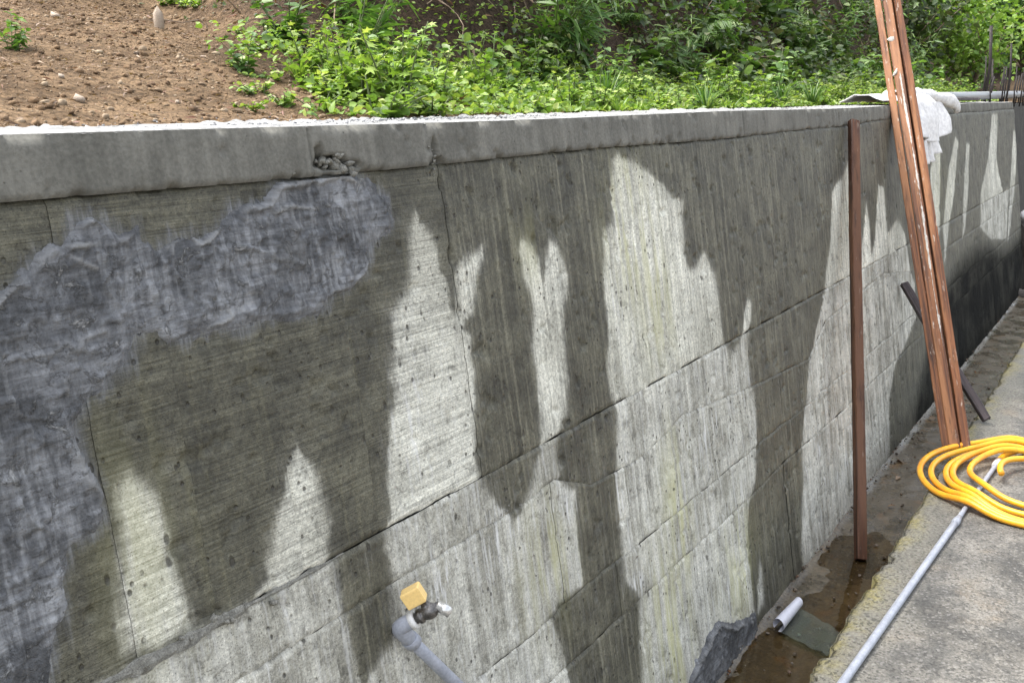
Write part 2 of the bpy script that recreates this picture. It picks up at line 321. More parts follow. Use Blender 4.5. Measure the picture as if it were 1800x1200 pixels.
patch_px = [(-200, 640), (0, 510), (30, 480), (60, 445), (100, 430), (120, 400), (155, 372), (185, 400), (205, 415), (225, 410), (237, 393), (243, 425), (270, 440), (300, 415), (330, 415), (375, 400), (395, 365), (420, 362), (460, 350), (490, 320), (550, 315), (590, 302), (640, 320), (680, 345), (690, 390), (680, 410), (650, 430), (640, 470), (610, 505), (585, 520), (560, 545), (500, 560), (440, 565), (410, 580), (370, 575), (330, 590), (290, 600), (270, 575), (240, 585), (225, 640), (185, 680), (150, 700), (130, 740), (140, 790), (165, 850), (180, 905), (160, 935), (120, 950), (110, 990), (95, 1030), (105, 1060), (100, 1100), (95, 1150), (88, 1230), (60, 1330), (-300, 1330)]
DRY = [wall_poly(p) for p in dry_px]; PATCH = wall_poly(patch_px)
def blobs(P, lst):               # soft oval areas given by survey points: (x, y, rx, ry) in wall metres
    r = np.zeros(len(P))
    for (px, py, rs, rh, a) in lst:
        c = on_wall(px, py); d = ((P[:, 0] - c[0]) / rs) ** 2 + ((P[:, 1] - c[1]) / rh) ** 2
        r = np.maximum(r, a * np.exp(-d))
    return r
WET_SHADE = wall_poly([(1640, 570), (1660, 505), (1690, 455), (1720, 430), (1765, 440), (1790, 420), (1830, 300), (1850, 560), (1640, 735), (1600, 800), (1612, 690)])  # far lower wall: wet concrete plus the gloom of dark surroundings, painted in
YEL = [(1105, 400, .16, .22, 1), (1150, 520, .12, .2, .9), (1190, 900, .10, .25, 1), (960, 1000, .12, .16, .8), (1300, 1000, .2, .2, .8), (1180, 1130, .15, .3, 1), (235, 960, .10, .2, .5), (930, 430, .1, .1, .5), (1650, 330, .4, .3, .4)]
WHI = [(785, 1010, .09, .09, 1.3), (890, 930, .14, .10, 1), (985, 880, .12, .09, 1), (1090, 880, .10, .16, 1), (1230, 760, .4, .10, .8), (1110, 1030, .2, .05, .9), (1280, 900, .3, .14, .8), (1470, 780, .5, .3, .9), (480, 1165, .14, .12, .5), (730, 720, .14, .2, .7), (1270, 1060, .3, .2, .6), (1700, 330, 1., .4, .3), (1080, 520, .08, .3, .6)]
l2s = [on_wall(*p) for p in ((750, 985), (840, 930), (905, 893), (970, 842), (1035, 850), (1085, 825), (1130, 800), (1200, 727), (1317, 680), (1420, 630), (1450, 563), (1553, 480), (1600, 476))]
L2S = np.array([-1.6] + [p[0] for p in l2s] + [WEND]); L2H = np.array([.985] + [p[1] for p in l2s] + [.95])
rowh = [lambda s: s * 0 - .06, lambda s: .512 + .012 * (fbm(s * 2, s * 0, 3) - .5) * 2, lambda s: .668 + .02 * (fbm(s * 2.5, s * 0, 4) - .5) * 2,
        lambda s: np.interp(s, L2S, L2H), lambda s: 1.115 + s * 0, lambda s: 1.851 + .003 * np.sin(s * 3) + .02 * ss(5, 6.2, s), lambda s: TOP + .0025 * np.sin(s * 2.1)]
cuts = {0: [-1.6, .4, 2.1, 3.02, 4.0, 5.05, 6.3, 8.0, 9.8, WEND], 1: [-1.6, .9, 2.5, 3.7, 4.95, 6.6, 8.6, WEND], 2: [-1.6, .2, 1.35, 2.2, 2.62, 3.3, 4.3, 5.6, 6.6, 8.2, 10, WEND],
        3: [-1.6, .75, 1.95, 2.35, 3.15, 4.25, 5.2, 6.3, 8.1, 9.9, WEND], 4: [-1.6, -.7, -.05, .45, .72, .925, 1.09, 1.305, 1.53, 1.91, 2.69, 3.53, 4.55, 5.45, 6.24, 7.4, 8.9, 10.4, WEND], 5: [-1.6, .1, 1.49, 1.915, 3.9, 6.24, 9.0, WEND]}
rowoff = [.0050, .0055, .006, .0065, .008, .020]
sg = np.concatenate([np.arange(-1.6, .45, .03), np.arange(.45, 3.3, .0045), np.arange(3.3, 6.4, .0095), np.arange(6.4, WEND + .01, .025)])
wall = empty('retaining_wall', (0, WD, 0))
tag(wall, 'long weathered grey concrete retaining wall with wet streaks and board marks', 'wall', kind='thing')
def place(o): o.parent = wall; o.matrix_parent_inverse = Matrix.Translation((0, -WD, 0))
def chipf(s): return .012 * ss(.56, .68, fbm(s * 18, s * 0 + 11.6, 67)) + .004 * ss(.5, .7, fbm(s * 60, s * 0 + 3, 69))
def relief(s, h):
    return .0035 * (fbm(s * 3, h * 3, 11) - .5) + .0025 * (fbm(s * 14, h * 14, 12) - .5) + .0022 * (fbm(s * 60, h * 45, 13, 3) - .5)
for row in range(6):
    cs = cuts[row]
    for s0, s1 in zip(cs[:-1], cs[1:]):
        sv = np.unique(np.concatenate([[s0], sg[(sg > s0 + .002) & (sg < s1 - .002)], [s1]]))
        a, b = rowh[row](sv), rowh[row + 1](sv)
        dh = .006 if s0 < 6 else .012
        nv = max(5, int((b - a).max() / dh)); vv = np.linspace(0, 1, nv)
        s = np.repeat(sv[:, None], nv, 1); h = a[:, None] * (1 - vv) + b[:, None] * vv
        # joints wander a little along their length
        hj = h + (.004 * (fbm(s * 12, s * 0, 31 + row) - .5) * 2) * ss(0, .12, 1 - np.abs(vv * 2 - 1))[None, :] * 0
        dlo = h - a[:, None]; dhi = b[:, None] - h; dl = s - s0; dr = s1 - s
        gn = fbm(s * 16, h * 16, 41 + row)
        gk = .5 if row < 4 else .9
        groove = gk * (.003 + .007 * ss(.35, .65, gn)) * np.exp(-(np.minimum(dlo, dhi) / (.0035 + .003 * gn)) ** 2) - (.0025 * gn * np.exp(-((dhi - .009) / .005) ** 2) if row < 4 else 0) + (.0002 + .0026 * ss(.4, .7, gn)) * np.exp(-(np.minimum(dl, dr) / .0035) ** 2)
        pit = ss(.67, .80, fbm(s * 22, h * 22, 51)) * .006
        off = rowoff[row] * (1.0 if row < 5 else 1.0) + (rng.uniform(-.0015, .0015) if row < 5 else 0)
        if row == 5: groove = chipf(s) * np.exp(-(dhi / .008) ** 2) + .006 * np.exp(-(dlo / .003) ** 2) + .012 * ss(.54, .68, fbm(s * 26, h * 14, 68)) * np.exp(-(dlo / .008) ** 2) + (.002 + .004 * gn) * np.exp(-(np.minimum(dl, dr) / .004) ** 2)
        if row == 5:
            for (px_, py_, rs_, rh_, dp_) in ((568, 286, .050, .014, .030), (600, 292, .05, .008, .020), (548, 270, .012, .02, .018), (752, 262, .010, .026, .020), (756, 284, .03, .009, .024)):
                c_ = on_wall(px_, py_); e_ = np.exp(-(((s - c_[0]) / rs_) ** 2 + ((h - c_[1]) / rh_) ** 2)); groove = groove + dp_ * ss(.25, .6, e_ * (.45 + 1.1 * fbm(s * 55, h * 55, 97)))
        if row == 5: off = .012 + .010 * (1 - ss(2.5, 5, s)) - .010 * ss(6.2, 6.5, s)
        y = face_y(h) - off - relief(s, h) + groove + pit
        wcx = np.stack([s, h, np.full_like(s, rng.uniform(0, 40))], -1).reshape(-1, 3)
        P = np.stack([s.ravel(), h.ravel()], 1)
        V = np.stack([s, y, h], -1).reshape(-1, 3)
        if row == 5:                                        # lip returning onto the wall's top and under the band
            pass
        me = mesh(V, grid_faces(len(sv), nv), True)
        attr(me, 'wc', 'FLOAT_VECTOR', wcx)
        if row < 5:
            d = np.full(len(P), -.15)
            for poly in DRY: d = np.maximum(d, sdf(P, poly))
            horiz = (1 - ss(1.86, 1.94, P[:, 0])) * (1. if row >= 4 else .25)
            attr(me, 'lo', 'FLOAT', np.full(len(P), 1. if row < 4 else 0.)); attr(me, 'sl', 'FLOAT', sdf(P, PATCH))
            attr(me, 'sk', 'FLOAT', ss(-.14, .14, sdf(P, WET_SHADE)) + .35 * ss(6.2, 9, P[:, 0]) * 0)
            attr(me, 'st', 'FLOAT_COLOR', np.stack([d, horiz, blobs(P, YEL), np.maximum(blobs(P, WHI), .38 if row < 4 else 0)], 1))
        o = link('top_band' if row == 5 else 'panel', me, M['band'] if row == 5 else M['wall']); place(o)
# solid core behind the cast faces, and the rough top
yc = .022
V = []
for s in (-1.6, WEND - .004):
    V += [(s, face_y(-.06) + yc, -.06), (s, face_y(TOP) + yc, TOP - .02), (s, BACK, TOP - .02), (s, BACK, -.06)]
core = link('core', mesh(V, [(0, 1, 2, 3), (7, 6, 5, 4), (0, 4, 5, 1), (1, 5, 6, 2), (2, 6, 7, 3), (3, 7, 4, 0)]), M['core']); place(core)
sv = np.concatenate([np.arange(-1.6, .6, .04), np.arange(.6, 4, .012), np.arange(4, WEND, .03), [WEND]]); nv = 30
s = np.repeat(sv[:, None], nv, 1); vv = np.linspace(0, 1, nv)
front = face_y(TOP) - (.012 + .010 * (1 - ss(2.5, 5, s)) - .010 * ss(6.2, 6.5, s)) + .001 + chipf(s)
y = front * (1 - vv) + (BACK + .05 * (fbm(s * 6, s * 0 + 3, 62) - .5)) * vv
z = rowh[6](s) + .001 + .007 * (fbm(s * 12, y * 12, 63) - .45) * ss(0, .15, vv)[None, :] + .007 * ss(.6, .8, fbm(s * 26, y * 26, 64)) * ss(.4, .8, vv)[None, :]
z[:, 0] -= .003
me = mesh(np.stack([s, y, z], -1).reshape(-1, 3), grid_faces(len(sv), nv, False), True); attr(me, 'wc', 'FLOAT_VECTOR', np.stack([s, y, z], -1).reshape(-1, 3))
o = link('top_surface', me, M['top']); place(o)

# trowelled cement patches, thin skins that die out at their rims
RIDGES = [[(-20, 540), (5, 512), (30, 480), (60, 450), (95, 432), (135, 430), (170, 425)], [(25, 500), (70, 506), (105, 520)], [(128, 600), (124, 640), (112, 672)], [(60, 628), (122, 634)], [(190, 430), (205, 460), (235, 440)], [(250, 445), (280, 440), (310, 418)], [(330, 415), (345, 430), (385, 400)], [(360, 520), (385, 530), (400, 555), (360, 575)], [(475, 372), (500, 362), (540, 366), (570, 360)], [(545, 320), (580, 310), (620, 318)], [(100, 660), (108, 690)], [(60, 985), (100, 960), (130, 945), (160, 930)], [(300, 420), (290, 455), (330, 470)], [(105, 445), (140, 462), (160, 470)]]
def skin(name, px, s0, s1, h0, h1, step, thick, mat, label):
    poly = wall_poly(px); sv = np.arange(s0, s1, step); hv = np.arange(h0, h1, step); nu, nv = len(sv), len(hv)
    s = np.repeat(sv[:, None], nv, 1); h = np.repeat(hv[None, :], nu, 0); P = np.stack([s.ravel(), h.ravel()], 1)
    d = sdf(P, poly).reshape(nu, nv) + .030 * (fbm(s * 14, h * 14, 71) - .5) + .014 * (fbm(s * 60, h * 60, 72) - .5)
    rim = np.exp(-((d - .007) / .006) ** 2) * .012 * ss(.38, .62, fbm(s * 9, h * 9, 73)); rp = fbm(s * 5 + .8 * fbm(s * 7, h * 7, 77), h * 5, 76); rim = rim + .006 * np.exp(-((rp - .5) / .012) ** 2) * ss(.02, .06, d)
    t = thick * ss(-.002, .02, d) + rim + .004 * (fbm(s * 9, h * 9, 74) - .5) * ss(0, .03, d) + .006 * ss(.5, .75, fbm(s * 45, h * 45, 75)) * ss(0, .02, d) + .007 * (fbm(s * 6, h * 26 + s * 9, 78) - .5) * ss(.01, .05, d)
    t = np.where(d < 0, d * .5, t)
    y = face_y(h) - .0085 - relief(s, h) - t + .0012
    rg = np.zeros_like(s)
    for pl in RIDGES:
        q = wall_poly(pl)
        for a_, b_ in zip(q[:-1], q[1:]):
            ab = b_ - a_; t_ = np.clip(((s - a_[0]) * ab[0] + (h - a_[1]) * ab[1]) / (ab @ ab), 0, 1); dd = np.hypot(s - a_[0] - t_ * ab[0], h - a_[1] - t_ * ab[1]) + .006 * (fbm(s * 40, h * 40, 79) - .5); rg = np.maximum(rg, np.exp(-(dd / .0026) ** 2) * (.15 + .85 * ss(.40, .62, fbm(s * 24, h * 24, 80))))
    y = y - .0045 * rg
    keep = (d > -.012); idx = grid_faces(nu, nv); kf = keep.ravel()[idx].any(1); idx = idx[kf]
    used = np.unique(idx); remap = -np.ones(nu * nv, int); remap[used] = np.arange(len(used))
    V = np.stack([s, y, h], -1).reshape(-1, 3)[used]; me = mesh(V, remap[idx], True)
    attr(me, 'wc', 'FLOAT_VECTOR', np.stack([s, h, s * 0], -1).reshape(-1, 3)[used])
    c = on_wall(330, 640); r = np.hypot(s - c[0], h - c[1]); an = np.mod(np.arctan2(h - c[1], s - c[0]) + 1.05, 2 * math.pi)
    attr(me, 'rg', 'FLOAT', (rg + .6 * np.clip(rim / .012, 0, 1)).ravel()[used])
    attr(me, 'sw', 'FLOAT_VECTOR', np.stack([an * .5, r, s * 0], -1).reshape(-1, 3)[used])
    attr(me, 'lv', 'FLOAT', np.clip(blobs(P, [(570, 400, .16, .2, 1.), (430, 470, .16, .14, .9), (230, 480, .12, .12, .9), (40, 1050, .3, .25, 1.), (20, 850, .2, .12, .8), (560, 330, .2, .1, .8), (100, 620, .2, .12, .4)]), 0, 1)[used])
    o = link(name, me, mat); place(o); o['label'] = label; return o
skin('cement_patch', patch_px, .2, 1.85, 1.119, 1.847, .0035, .006, M['slurry'], 'rough blue grey trowelled cement patch')
skin('cement_patch', [(1255, 1093), (1290, 1100), (1325, 1078), (1328, 1105), (1310, 1140), (1270, 1205), (1250, 1260), (1190, 1260), (1215, 1180), (1240, 1130)], 2.6, 3.75, -.04, .50, .006, .005, M['slurry'], 'small grey cement smear at the wall foot')
# squeezed-out mortar along the main pour line, and broken concrete under the band
V, F = [], []
sv = np.arange(.35, 1.42, .008); k = 8
for i, s_ in enumerate(sv):
    a = .62 * (.004 + .011 * max(0, fbm(np.array([s_ * 15.]), np.array([1.]), 81)[0] - .25) * 2) * (1 - .75 * ss(1.05, 1.42, s_)) * float(ss(.35, .45, s_) + .2)
    for j in range(k):
        an = 2 * math.pi * j / k; rr = a * (.8 + .6 * vn(np.array([s_ * 70.]), np.array([j * 1.7]), 82)[0])
        h_ = 1.115 + rr * math.sin(an) * 1.1 + .004 * (vn(np.array([s_ * 25.]), np.array([9.]), 83)[0] - .5); V.append((s_, face_y(h_) - .006 - rr * math.cos(an), h_))
for i in range(len(sv) - 1):
    for j in range(k): F.append((i * k + j, i * k + (j + 1) % k, (i + 1) * k + (j + 1) % k, (i + 1) * k + j))
o = link('mortar_ridge', mesh(V, F), M['mortar']); place(o)
def rubble(px, n, rs, rh, size, seed):
    r = np.random.default_rng(seed); c = on_wall(*px)
    for i in range(n):
        s_ = c[0] + r.normal() * rs; h_ = c[1] + r.normal() * rh; z_ = r.uniform(.5, 1) * size
        me = lumps(np.array([[0, 0, 0.]]), [z_], r, .8); o = link('aggregate_stone', me, M['mortar']); place(o); o.location = (s_, face_y(h_) - .006 - r.uniform(0, .010), h_)
rubble((570, 285), 26, .040, .008, .011, 1); rubble((590, 290), 8, .02, .01, .014, 4); rubble((752, 275), 12, .008, .02, .007, 2); rubble((395, 1078), 12, .05, .008, .011, 3); rubble((885, 893), 6, .03, .006, .006, 5)

# ------------------------------------------------------------------ ground: slab, drain channel, hillside
def slab_mat():
    N = NT('slab_concrete'); c = N.coord(); sep = N.n('ShaderNodeSeparateXYZ'); N.set(sep.inputs[0], c); yy = sep.outputs[1]
    big = N.noise(c, 1.3, 4, .6); mid = N.noise(c, 6, 5, .65); fine = N.noise(c, 95, 4, .75); sp = N.vor(c, 120, out=0); spc = N.vor(c, 120, out=1)
    col = N.mix(N.mr(mid, .36, .62), (.088, .085, .077), (.180, .170, .149)); col = N.mix(N.mr(big, .48, .60), col, (.200, .165, .120)); col = scale_col(N, col, N.mr(N.noise(c, 3.1, 4, .6), .38, .52, .72, 1.05))
    pale = N.mr(N.math('ADD', yy, N.math('MULTIPLY', N.math('SUBTRACT', N.noise(c, 5, 4), .5), .25)), .50, .70); col = N.mix(N.math('MULTIPLY', pale, .7), col, (.215, .205, .165))
    moss = N.math('MULTIPLY', N.mr(N.math('ADD', yy, N.math('MULTIPLY', N.math('SUBTRACT', N.noise(c, 11, 5), .5), .16)), .64, .74), N.mr(N.noise(c, 4, 4), .40, .58)); col = N.mix(N.math('MULTIPLY', moss, .85), col, (.27, .235, .085))
    col = scale_col(N, col, N.mr(fine, .3, .7, .66, 1.38)); h = N.n('ShaderNodeSeparateColor'); N.set(h.inputs[0], spc)
    col = N.mix(N.math('MULTIPLY', N.mr(h.outputs[0], .84, .93), .35), col, (.31, .30, .28)); col = N.mix(N.math('MULTIPLY', N.mr(h.outputs[1], .78, .9), .6), col, (.035, .034, .03))
    nor = N.bump(N.math('ADD', fine, N.math('MULTIPLY', sp, -.8)), .8, .004, N.bump(mid, .4, .01)); N.pbr(col, N.mr(mid, .3, .7, .55, .85), nor, spec=.4); return N.m
def mud_mat():
    N = NT('channel_mud'); c = N.coord(); mid = N.noise(c, 5, 5, .65); fine = N.noise(c, 60, 5, .7); big = N.noise(c, 1.6, 3)
    col = N.mix(N.mr(mid, .35, .65), (.055, .045, .028), (.13, .105, .068)); col = N.mix(N.mr(big, .48, .62), col, (.105, .085, .055))
    col = N.mix(N.math('MULTIPLY', N.mr(N.noise(c, 9, 4), .58, .68), .6), col, (.15, .085, .03)); col = scale_col(N, col, N.mr(fine, .3, .7, .65, 1.35))
    N.pbr(col, N.mr(mid, .4, .6, .14, .42), N.bump(fine, .5, .004, N.bump(mid, .5, .012)), spec=.5); return N.m
def soil_mat():
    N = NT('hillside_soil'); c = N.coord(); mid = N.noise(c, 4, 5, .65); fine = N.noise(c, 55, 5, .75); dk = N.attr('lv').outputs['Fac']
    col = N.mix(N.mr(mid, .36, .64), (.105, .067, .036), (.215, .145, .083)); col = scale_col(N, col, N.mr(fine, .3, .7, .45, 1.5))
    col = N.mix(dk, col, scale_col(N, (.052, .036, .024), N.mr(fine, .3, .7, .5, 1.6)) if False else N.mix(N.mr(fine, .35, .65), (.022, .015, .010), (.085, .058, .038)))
    N.pbr(col, .97, N.bump(fine, .9, .02, N.bump(mid, .6, .04)), spec=.2); return N.m
M['slab'] = slab_mat(); M['mud'] = mud_mat(); M['soil'] = soil_mat()
g = link('ground', mesh([(-120, -120, -.12), (160, -120, -.12), (160, 160, -.12), (-120, 160, -.12)], [(0, 1, 2, 3)]), M['soil']); tag(g, kind='structure')
attr(g.data, 'lv', 'FLOAT', [.4] * 4)

# concrete slab the camera stands on, with a chipped edge to the channel
sv = np.concatenate([np.arange(-6, 1.8, .25), np.arange(1.8, 5.8, .016), np.arange(5.8, 9, .03), np.arange(9, 26.2, .2)])
yv = np.concatenate([[-8, -5, -3, -2, -1.3], np.arange(-.9, .2, .035), np.arange(.2, SLABY, .016), [SLABY - .006, SLABY]])
s = np.repeat(sv[:, None], len(yv), 1); y = np.repeat(yv[None], len(sv), 0).copy()
chip = .022 * (fbm(s * 7, s * 0, 91) - .5) + .018 * ss(.6, .75, fbm(s * 11, s * 0 + 5, 92)) + .010 * (fbm(s * 40, s * 0, 93) - .5)
y = y - chip * ss(.45, SLABY, y)
z = SLABZ + .012 * (fbm(s * 2, y * 2, 94) - .5) + .006 * (fbm(s * 18, y * 18, 95) - .5) - .012 * ss(SLABY - .03, SLABY, y + chip)
zb = np.concatenate([z, z[:, -1:] * 0 - .05], 1); yb = np.concatenate([y, y[:, -1:] + .004], 1); sb = np.concatenate([s, s[:, -1:]], 1)
o = link('pavement_slab', mesh(np.stack([sb, yb, zb], -1).reshape(-1, 3), grid_faces(len(sv), len(yv) + 1), True), M['slab']); tag(o, kind='structure')

# channel floor and the water standing in it
sv = np.concatenate([np.arange(-6, 2.4, .2), np.arange(2.4, 6.5, .014), np.arange(6.5, 16, .04)]); yv = np.linspace(SLABY - .03, WD + .03, 34)
s = np.repeat(sv[:, None], len(yv), 1); y = np.repeat(yv[None], len(sv), 0)
z = .006 + .018 * (fbm(s * 3.2, y * 3.2, 101) - .5) + .007 * (fbm(s * 16, y * 16, 102) - .5) + .022 * ss(WD - .035, WD + .02, y) * (.2 + fbm(s * 9, y * 3, 103))
wx, wy = on_level(1490, 1030, 0)[:2]; z -= .012 * np.exp(-(((s - wx) / .22) ** 2 + ((y - wy) / .10) ** 2)); wx, wy = on_level(1440, 1110, 0)[:2]; z -= .010 * np.exp(-(((s - wx) / .2) ** 2 + ((y - wy) / .14) ** 2))
z -= .010 * ss(3.7, 3.2, s) * np.exp(-((y - .92) / .16) ** 2); z += .014 * ss(4.5, 5.0, s)
o = link('channel_floor', mesh(np.stack([s, y, z], -1).reshape(-1, 3), grid_faces(len(sv), len(yv)), True), M['mud']); tag(o, kind='structure')
N = NT('muddy_water'); gl = N.n('ShaderNodeBsdfGlossy'); gl.inputs['Roughness'].default_value = .03; tr = N.n('ShaderNodeBsdfTransparent'); tr.inputs[0].default_value = (.80, .72, .55, 1)
fr = N.n('ShaderNodeFresnel'); fr.inputs[0].default_value = 1.45; mx = N.n('ShaderNodeMixShader'); bn = N.bump(N.noise(N.coord(), 9, 3), .12, .01); N.set(gl.inputs['Normal'], bn)
for a_, b_ in ((fr.outputs[0], mx.inputs[0]), (tr.outputs[0], mx.inputs[1]), (gl.outputs[0], mx.inputs[2]), (mx.outputs[0], N.out.inputs[0])): N.t.links.new(a_, b_)
M['water'] = N.m
o = link('water', mesh([(1.5, SLABY - .02, .0035), (5.2, SLABY - .02, .0035), (5.2, WD + .02, .0035), (1.5, WD + .02, .0035)], [(0, 1, 2, 3)]), M['water']); tag(o, kind='structure')

# hillside: a bare dirt slope on the left, a weedy bench with a dark bank behind it on the right
def veg(s, y): return ss(1.72, 2.35, np.asarray(s, float) + .5 * (fbm(np.asarray(s) * 2.5, np.asarray(y) * 2.5, 111) - .5) - .62 * (np.asarray(y) - 1.7))
def ground_z(s, y):
    s = np.asarray(s, float); y = np.asarray(y, float); wd = y - BACK
    zl = 1.935 + .20 * wd + .25 * np.maximum(wd - 2.1, 0)
    end = 1 - ss(11.0, 14.5, s + .8 * (fbm(s * .8, y * .8, 112) - .5))
    zr = 1.935 + .07 * wd + 1.5 * ss(.55, 1.75, wd + .25 * (fbm(s * 1.3, y * 0, 113) - .5)) * end + .30 * np.maximum(wd - 1.8, 0) + .10 * np.maximum(s - 15, 0)
    b = ss(1.9, 3.2, s - .55 * wd)
    z = zl * (1 - b) + zr * b
    return z + .05 * (fbm(s * 2.2, y * 2.2, 114) - .5) * ss(0, .3, wd) + .10 * (fbm(s * 5, y * 5, 115) - .5) * ss(.5, 1.2, wd) * b + .025 * (fbm(s * 11, y * 11, 116) - .5) * ss(.02, .2, wd)
sv = np.concatenate([np.arange(-4, .3, .12), np.arange(.3, 4.5, .02), np.arange(4.5, 14, .05), np.arange(14, 60, .6)]); yv = np.concatenate([np.arange(BACK - .05, 4.4, .022), np.arange(4.4, 8, .12), np.arange(8, 60, 1.2)])
s = np.repeat(sv[:, None], len(yv), 1); y = np.repeat(yv[None], len(sv), 0); z = ground_z(s, y)
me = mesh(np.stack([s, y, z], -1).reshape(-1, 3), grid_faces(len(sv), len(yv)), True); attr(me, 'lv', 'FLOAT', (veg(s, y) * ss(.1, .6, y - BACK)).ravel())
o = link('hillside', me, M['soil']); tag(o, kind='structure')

# ------------------------------------------------------------------ loose soil, stones, rubble crust (uncountable)
def scatter(n, s0, s1, y0, y1, r): return r.uniform(s0, s1, n), r.uniform(y0, y1, n)
r = np.random.default_rng(21)
M['clod'] = lump_mat('soil_clod', [(.075, .046, .026), (.205, .138, .080), (.155, .10, .058), (.33, .26, .18)])
s, y = scatter(34000, .3, 3.4, BACK, 4.3, r); keep = r.random(len(s)) > veg(s, y) * .85; s, y = s[keep], y[keep]
sz = .0012 + .011 * r.random(len(s)) ** 14 + .0026 * r.random(len(s)) ** 2; o = link('soil_clods', lumps(np.stack([s, y, ground_z(s, y) + sz * .2], 1), sz, r), M['clod']); tag(o, 'loose brown soil crumbs on the bare slope', 'soil', kind='stuff')
M['crust'] = lump_mat('concrete_crumb', [(.10, .105, .12), (.28, .28, .28), (.55, .55, .54)])
n = 5200; s = np.concatenate([r.uniform(.4, 5, 4000), r.uniform(5, WEND, 1200)]); y = BACK - .07 + .07 * r.normal(size=n); k = (y > face_y(TOP) + .02) & (y < BACK + .12); s, y = s[k], y[k]; sz = .0012 + .0045 * r.random(len(s)) ** 3
o = link('concrete_crumbs', lumps(np.stack([s, y, np.where(y < BACK, TOP + .001, ground_z(s, y) + .002)], 1), sz, r), M['crust']); tag(o, 'grey concrete crumbs strewn along the back of the wall top', 'rubble', kind='stuff')
M['gravel'] = lump_mat('channel_grit', [(.05, .04, .03), (.13, .10, .07), (.22, .20, .17), (.12, .05, .02)])
n = 900; s = r.uniform(2.6, 11, n); y = np.where(r.random(n) < .5, WD + .02 - np.abs(r.normal(size=n)) * .035, r.uniform(SLABY + .02, WD, n)); sz = .003 + .008 * r.random(n) ** 3
o = link('channel_grit', lumps(np.stack([s, y, .010 + .014 * ss(4.5, 5, s) + .02 * ss(WD - .05, WD + .02, y)], 1), sz, r), M['gravel']); tag(o, 'brown grit and small debris on the wet channel floor', 'grit', kind='stuff')

# ------------------------------------------------------------------ foliage
OV = np.array([(0, 0, 0), (-.22, .18, .05), (-.34, .42, .07), (-.22, .74, .02), (0, 1.0, -.10), (.22, .74, .02), (.34, .42, .07), (.22, .18, .05), (0, .42, -.02)], float)
OVF = [(0, 8, 2, 1), (8, 4, 3, 2), (0, 7, 6, 8), (8, 6, 5, 4)]
LO = np.array([(0, 0, 0), (-.10, .22, .02), (-.46, .30, .05), (-.16, .42, .02), (-.44, .70, .02), (-.10, .64, 0), (0, 1.0, -.12), (.10, .64, 0), (.44, .70, .02), (.16, .42, .02), (.46, .30, .05), (.10, .22, .02), (0, .45, -.02)], float)
LOF = [(0, 12, 2, 1), (12, 3, 2, 2), (12, 5, 4, 3), (12, 6, 5, 5), (12, 7, 6, 6), (12, 9, 8, 7), (12, 10, 9, 9), (0, 11, 10, 12)]
LOF = [tuple(dict.fromkeys(f)) for f in LOF]
NA = np.array([(0, 0, 0), (-.09, .35, .03), (0, 1, -.12), (.09, .35, .03), (0, .4, -.01)], float); NAF = [(0, 4, 1), (4, 2, 1), (0, 3, 4), (4, 3, 2)]
RO = np.array([(0, 0, 0), (-.34, .12, .05), (-.48, .5, .06), (-.3, .86, .02), (0, .98, -.04), (.3, .86, .02), (.48, .5, .06), (.34, .12, .05), (0, .48, -.03)], float)
TEMPL = {'ovate': (OV, OVF), 'lobed': (LO, LOF), 'narrow': (NA, NAF), 'round': (RO, OVF)}
def tri(F):
    T = []
    for f in F:
        for i in range(1, len(f) - 1): T.append((f[0], f[i], f[i + 1]))
    return np.array(T)
def leaves(kind, pos, tip, size, lv, r, roll=.5):
    v, F = TEMPL[kind]; T = tri(F); n = len(pos); pos = np.asarray(pos); tip = np.asarray(tip) / np.linalg.norm(tip, axis=1)[:, None]
    up = np.array([0, 0, 1.]) + roll * r.normal(size=(n, 3)); x = np.cross(tip, up); x /= np.linalg.norm(x, axis=1)[:, None] + 1e-9; zz = np.cross(x, tip)
    R = np.stack([x, tip, zz], 2); vv = v[None] * np.array([1, 1, 1.]) * (1 + .12 * r.normal(size=(n, 1, 3))); vv = vv.copy(); vv[:, :, 2] -= r.uniform(0, .35, (n, 1)) * vv[:, :, 1] ** 2
    V = np.einsum('nij,nkj->nki', R, vv) * np.asarray(size)[:, None, None] + pos[:, None]
    return V.reshape(-1, 3), (T[None] + (np.arange(n) * len(v))[:, None, None]).reshape(-1, 3), np.repeat(lv, len(v))
def merge(parts):
    V, F, L, o = [], [], [], 0
    for v, f, l in parts: V.append(v); F.append(f + o); L.append(l); o += len(v)
    me = mesh(np.concatenate(V), np.concatenate(F)); attr(me, 'lv', 'FLOAT', np.concatenate(L)); return me
M['leaf_bright'] = leaf_mat('bright_weed_leaf', [(.075, .14, .028), (.15, .26, .048), (.245, .365, .075), (.38, .45, .14)])
M['leaf_mid'] = leaf_mat('green_leaf', [(.04, .09, .025), (.075, .155, .04), (.125, .22, .055), (.22, .30, .10)])
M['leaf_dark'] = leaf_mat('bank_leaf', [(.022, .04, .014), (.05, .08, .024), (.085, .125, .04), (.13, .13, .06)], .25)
M['leaf_dead'] = leaf_mat('dead_leaf', [(.10, .055, .028), (.18, .11, .06), (.26, .18, .11), (.15, .05, .025)], .15)
M['stem'] = plain('green_stem', (.09, .12, .04), .7, .2, 30)
M['twig'] = plain('dry_twig', (.16, .11, .075), .9, .3, 30, col2=(.27, .21, .15))
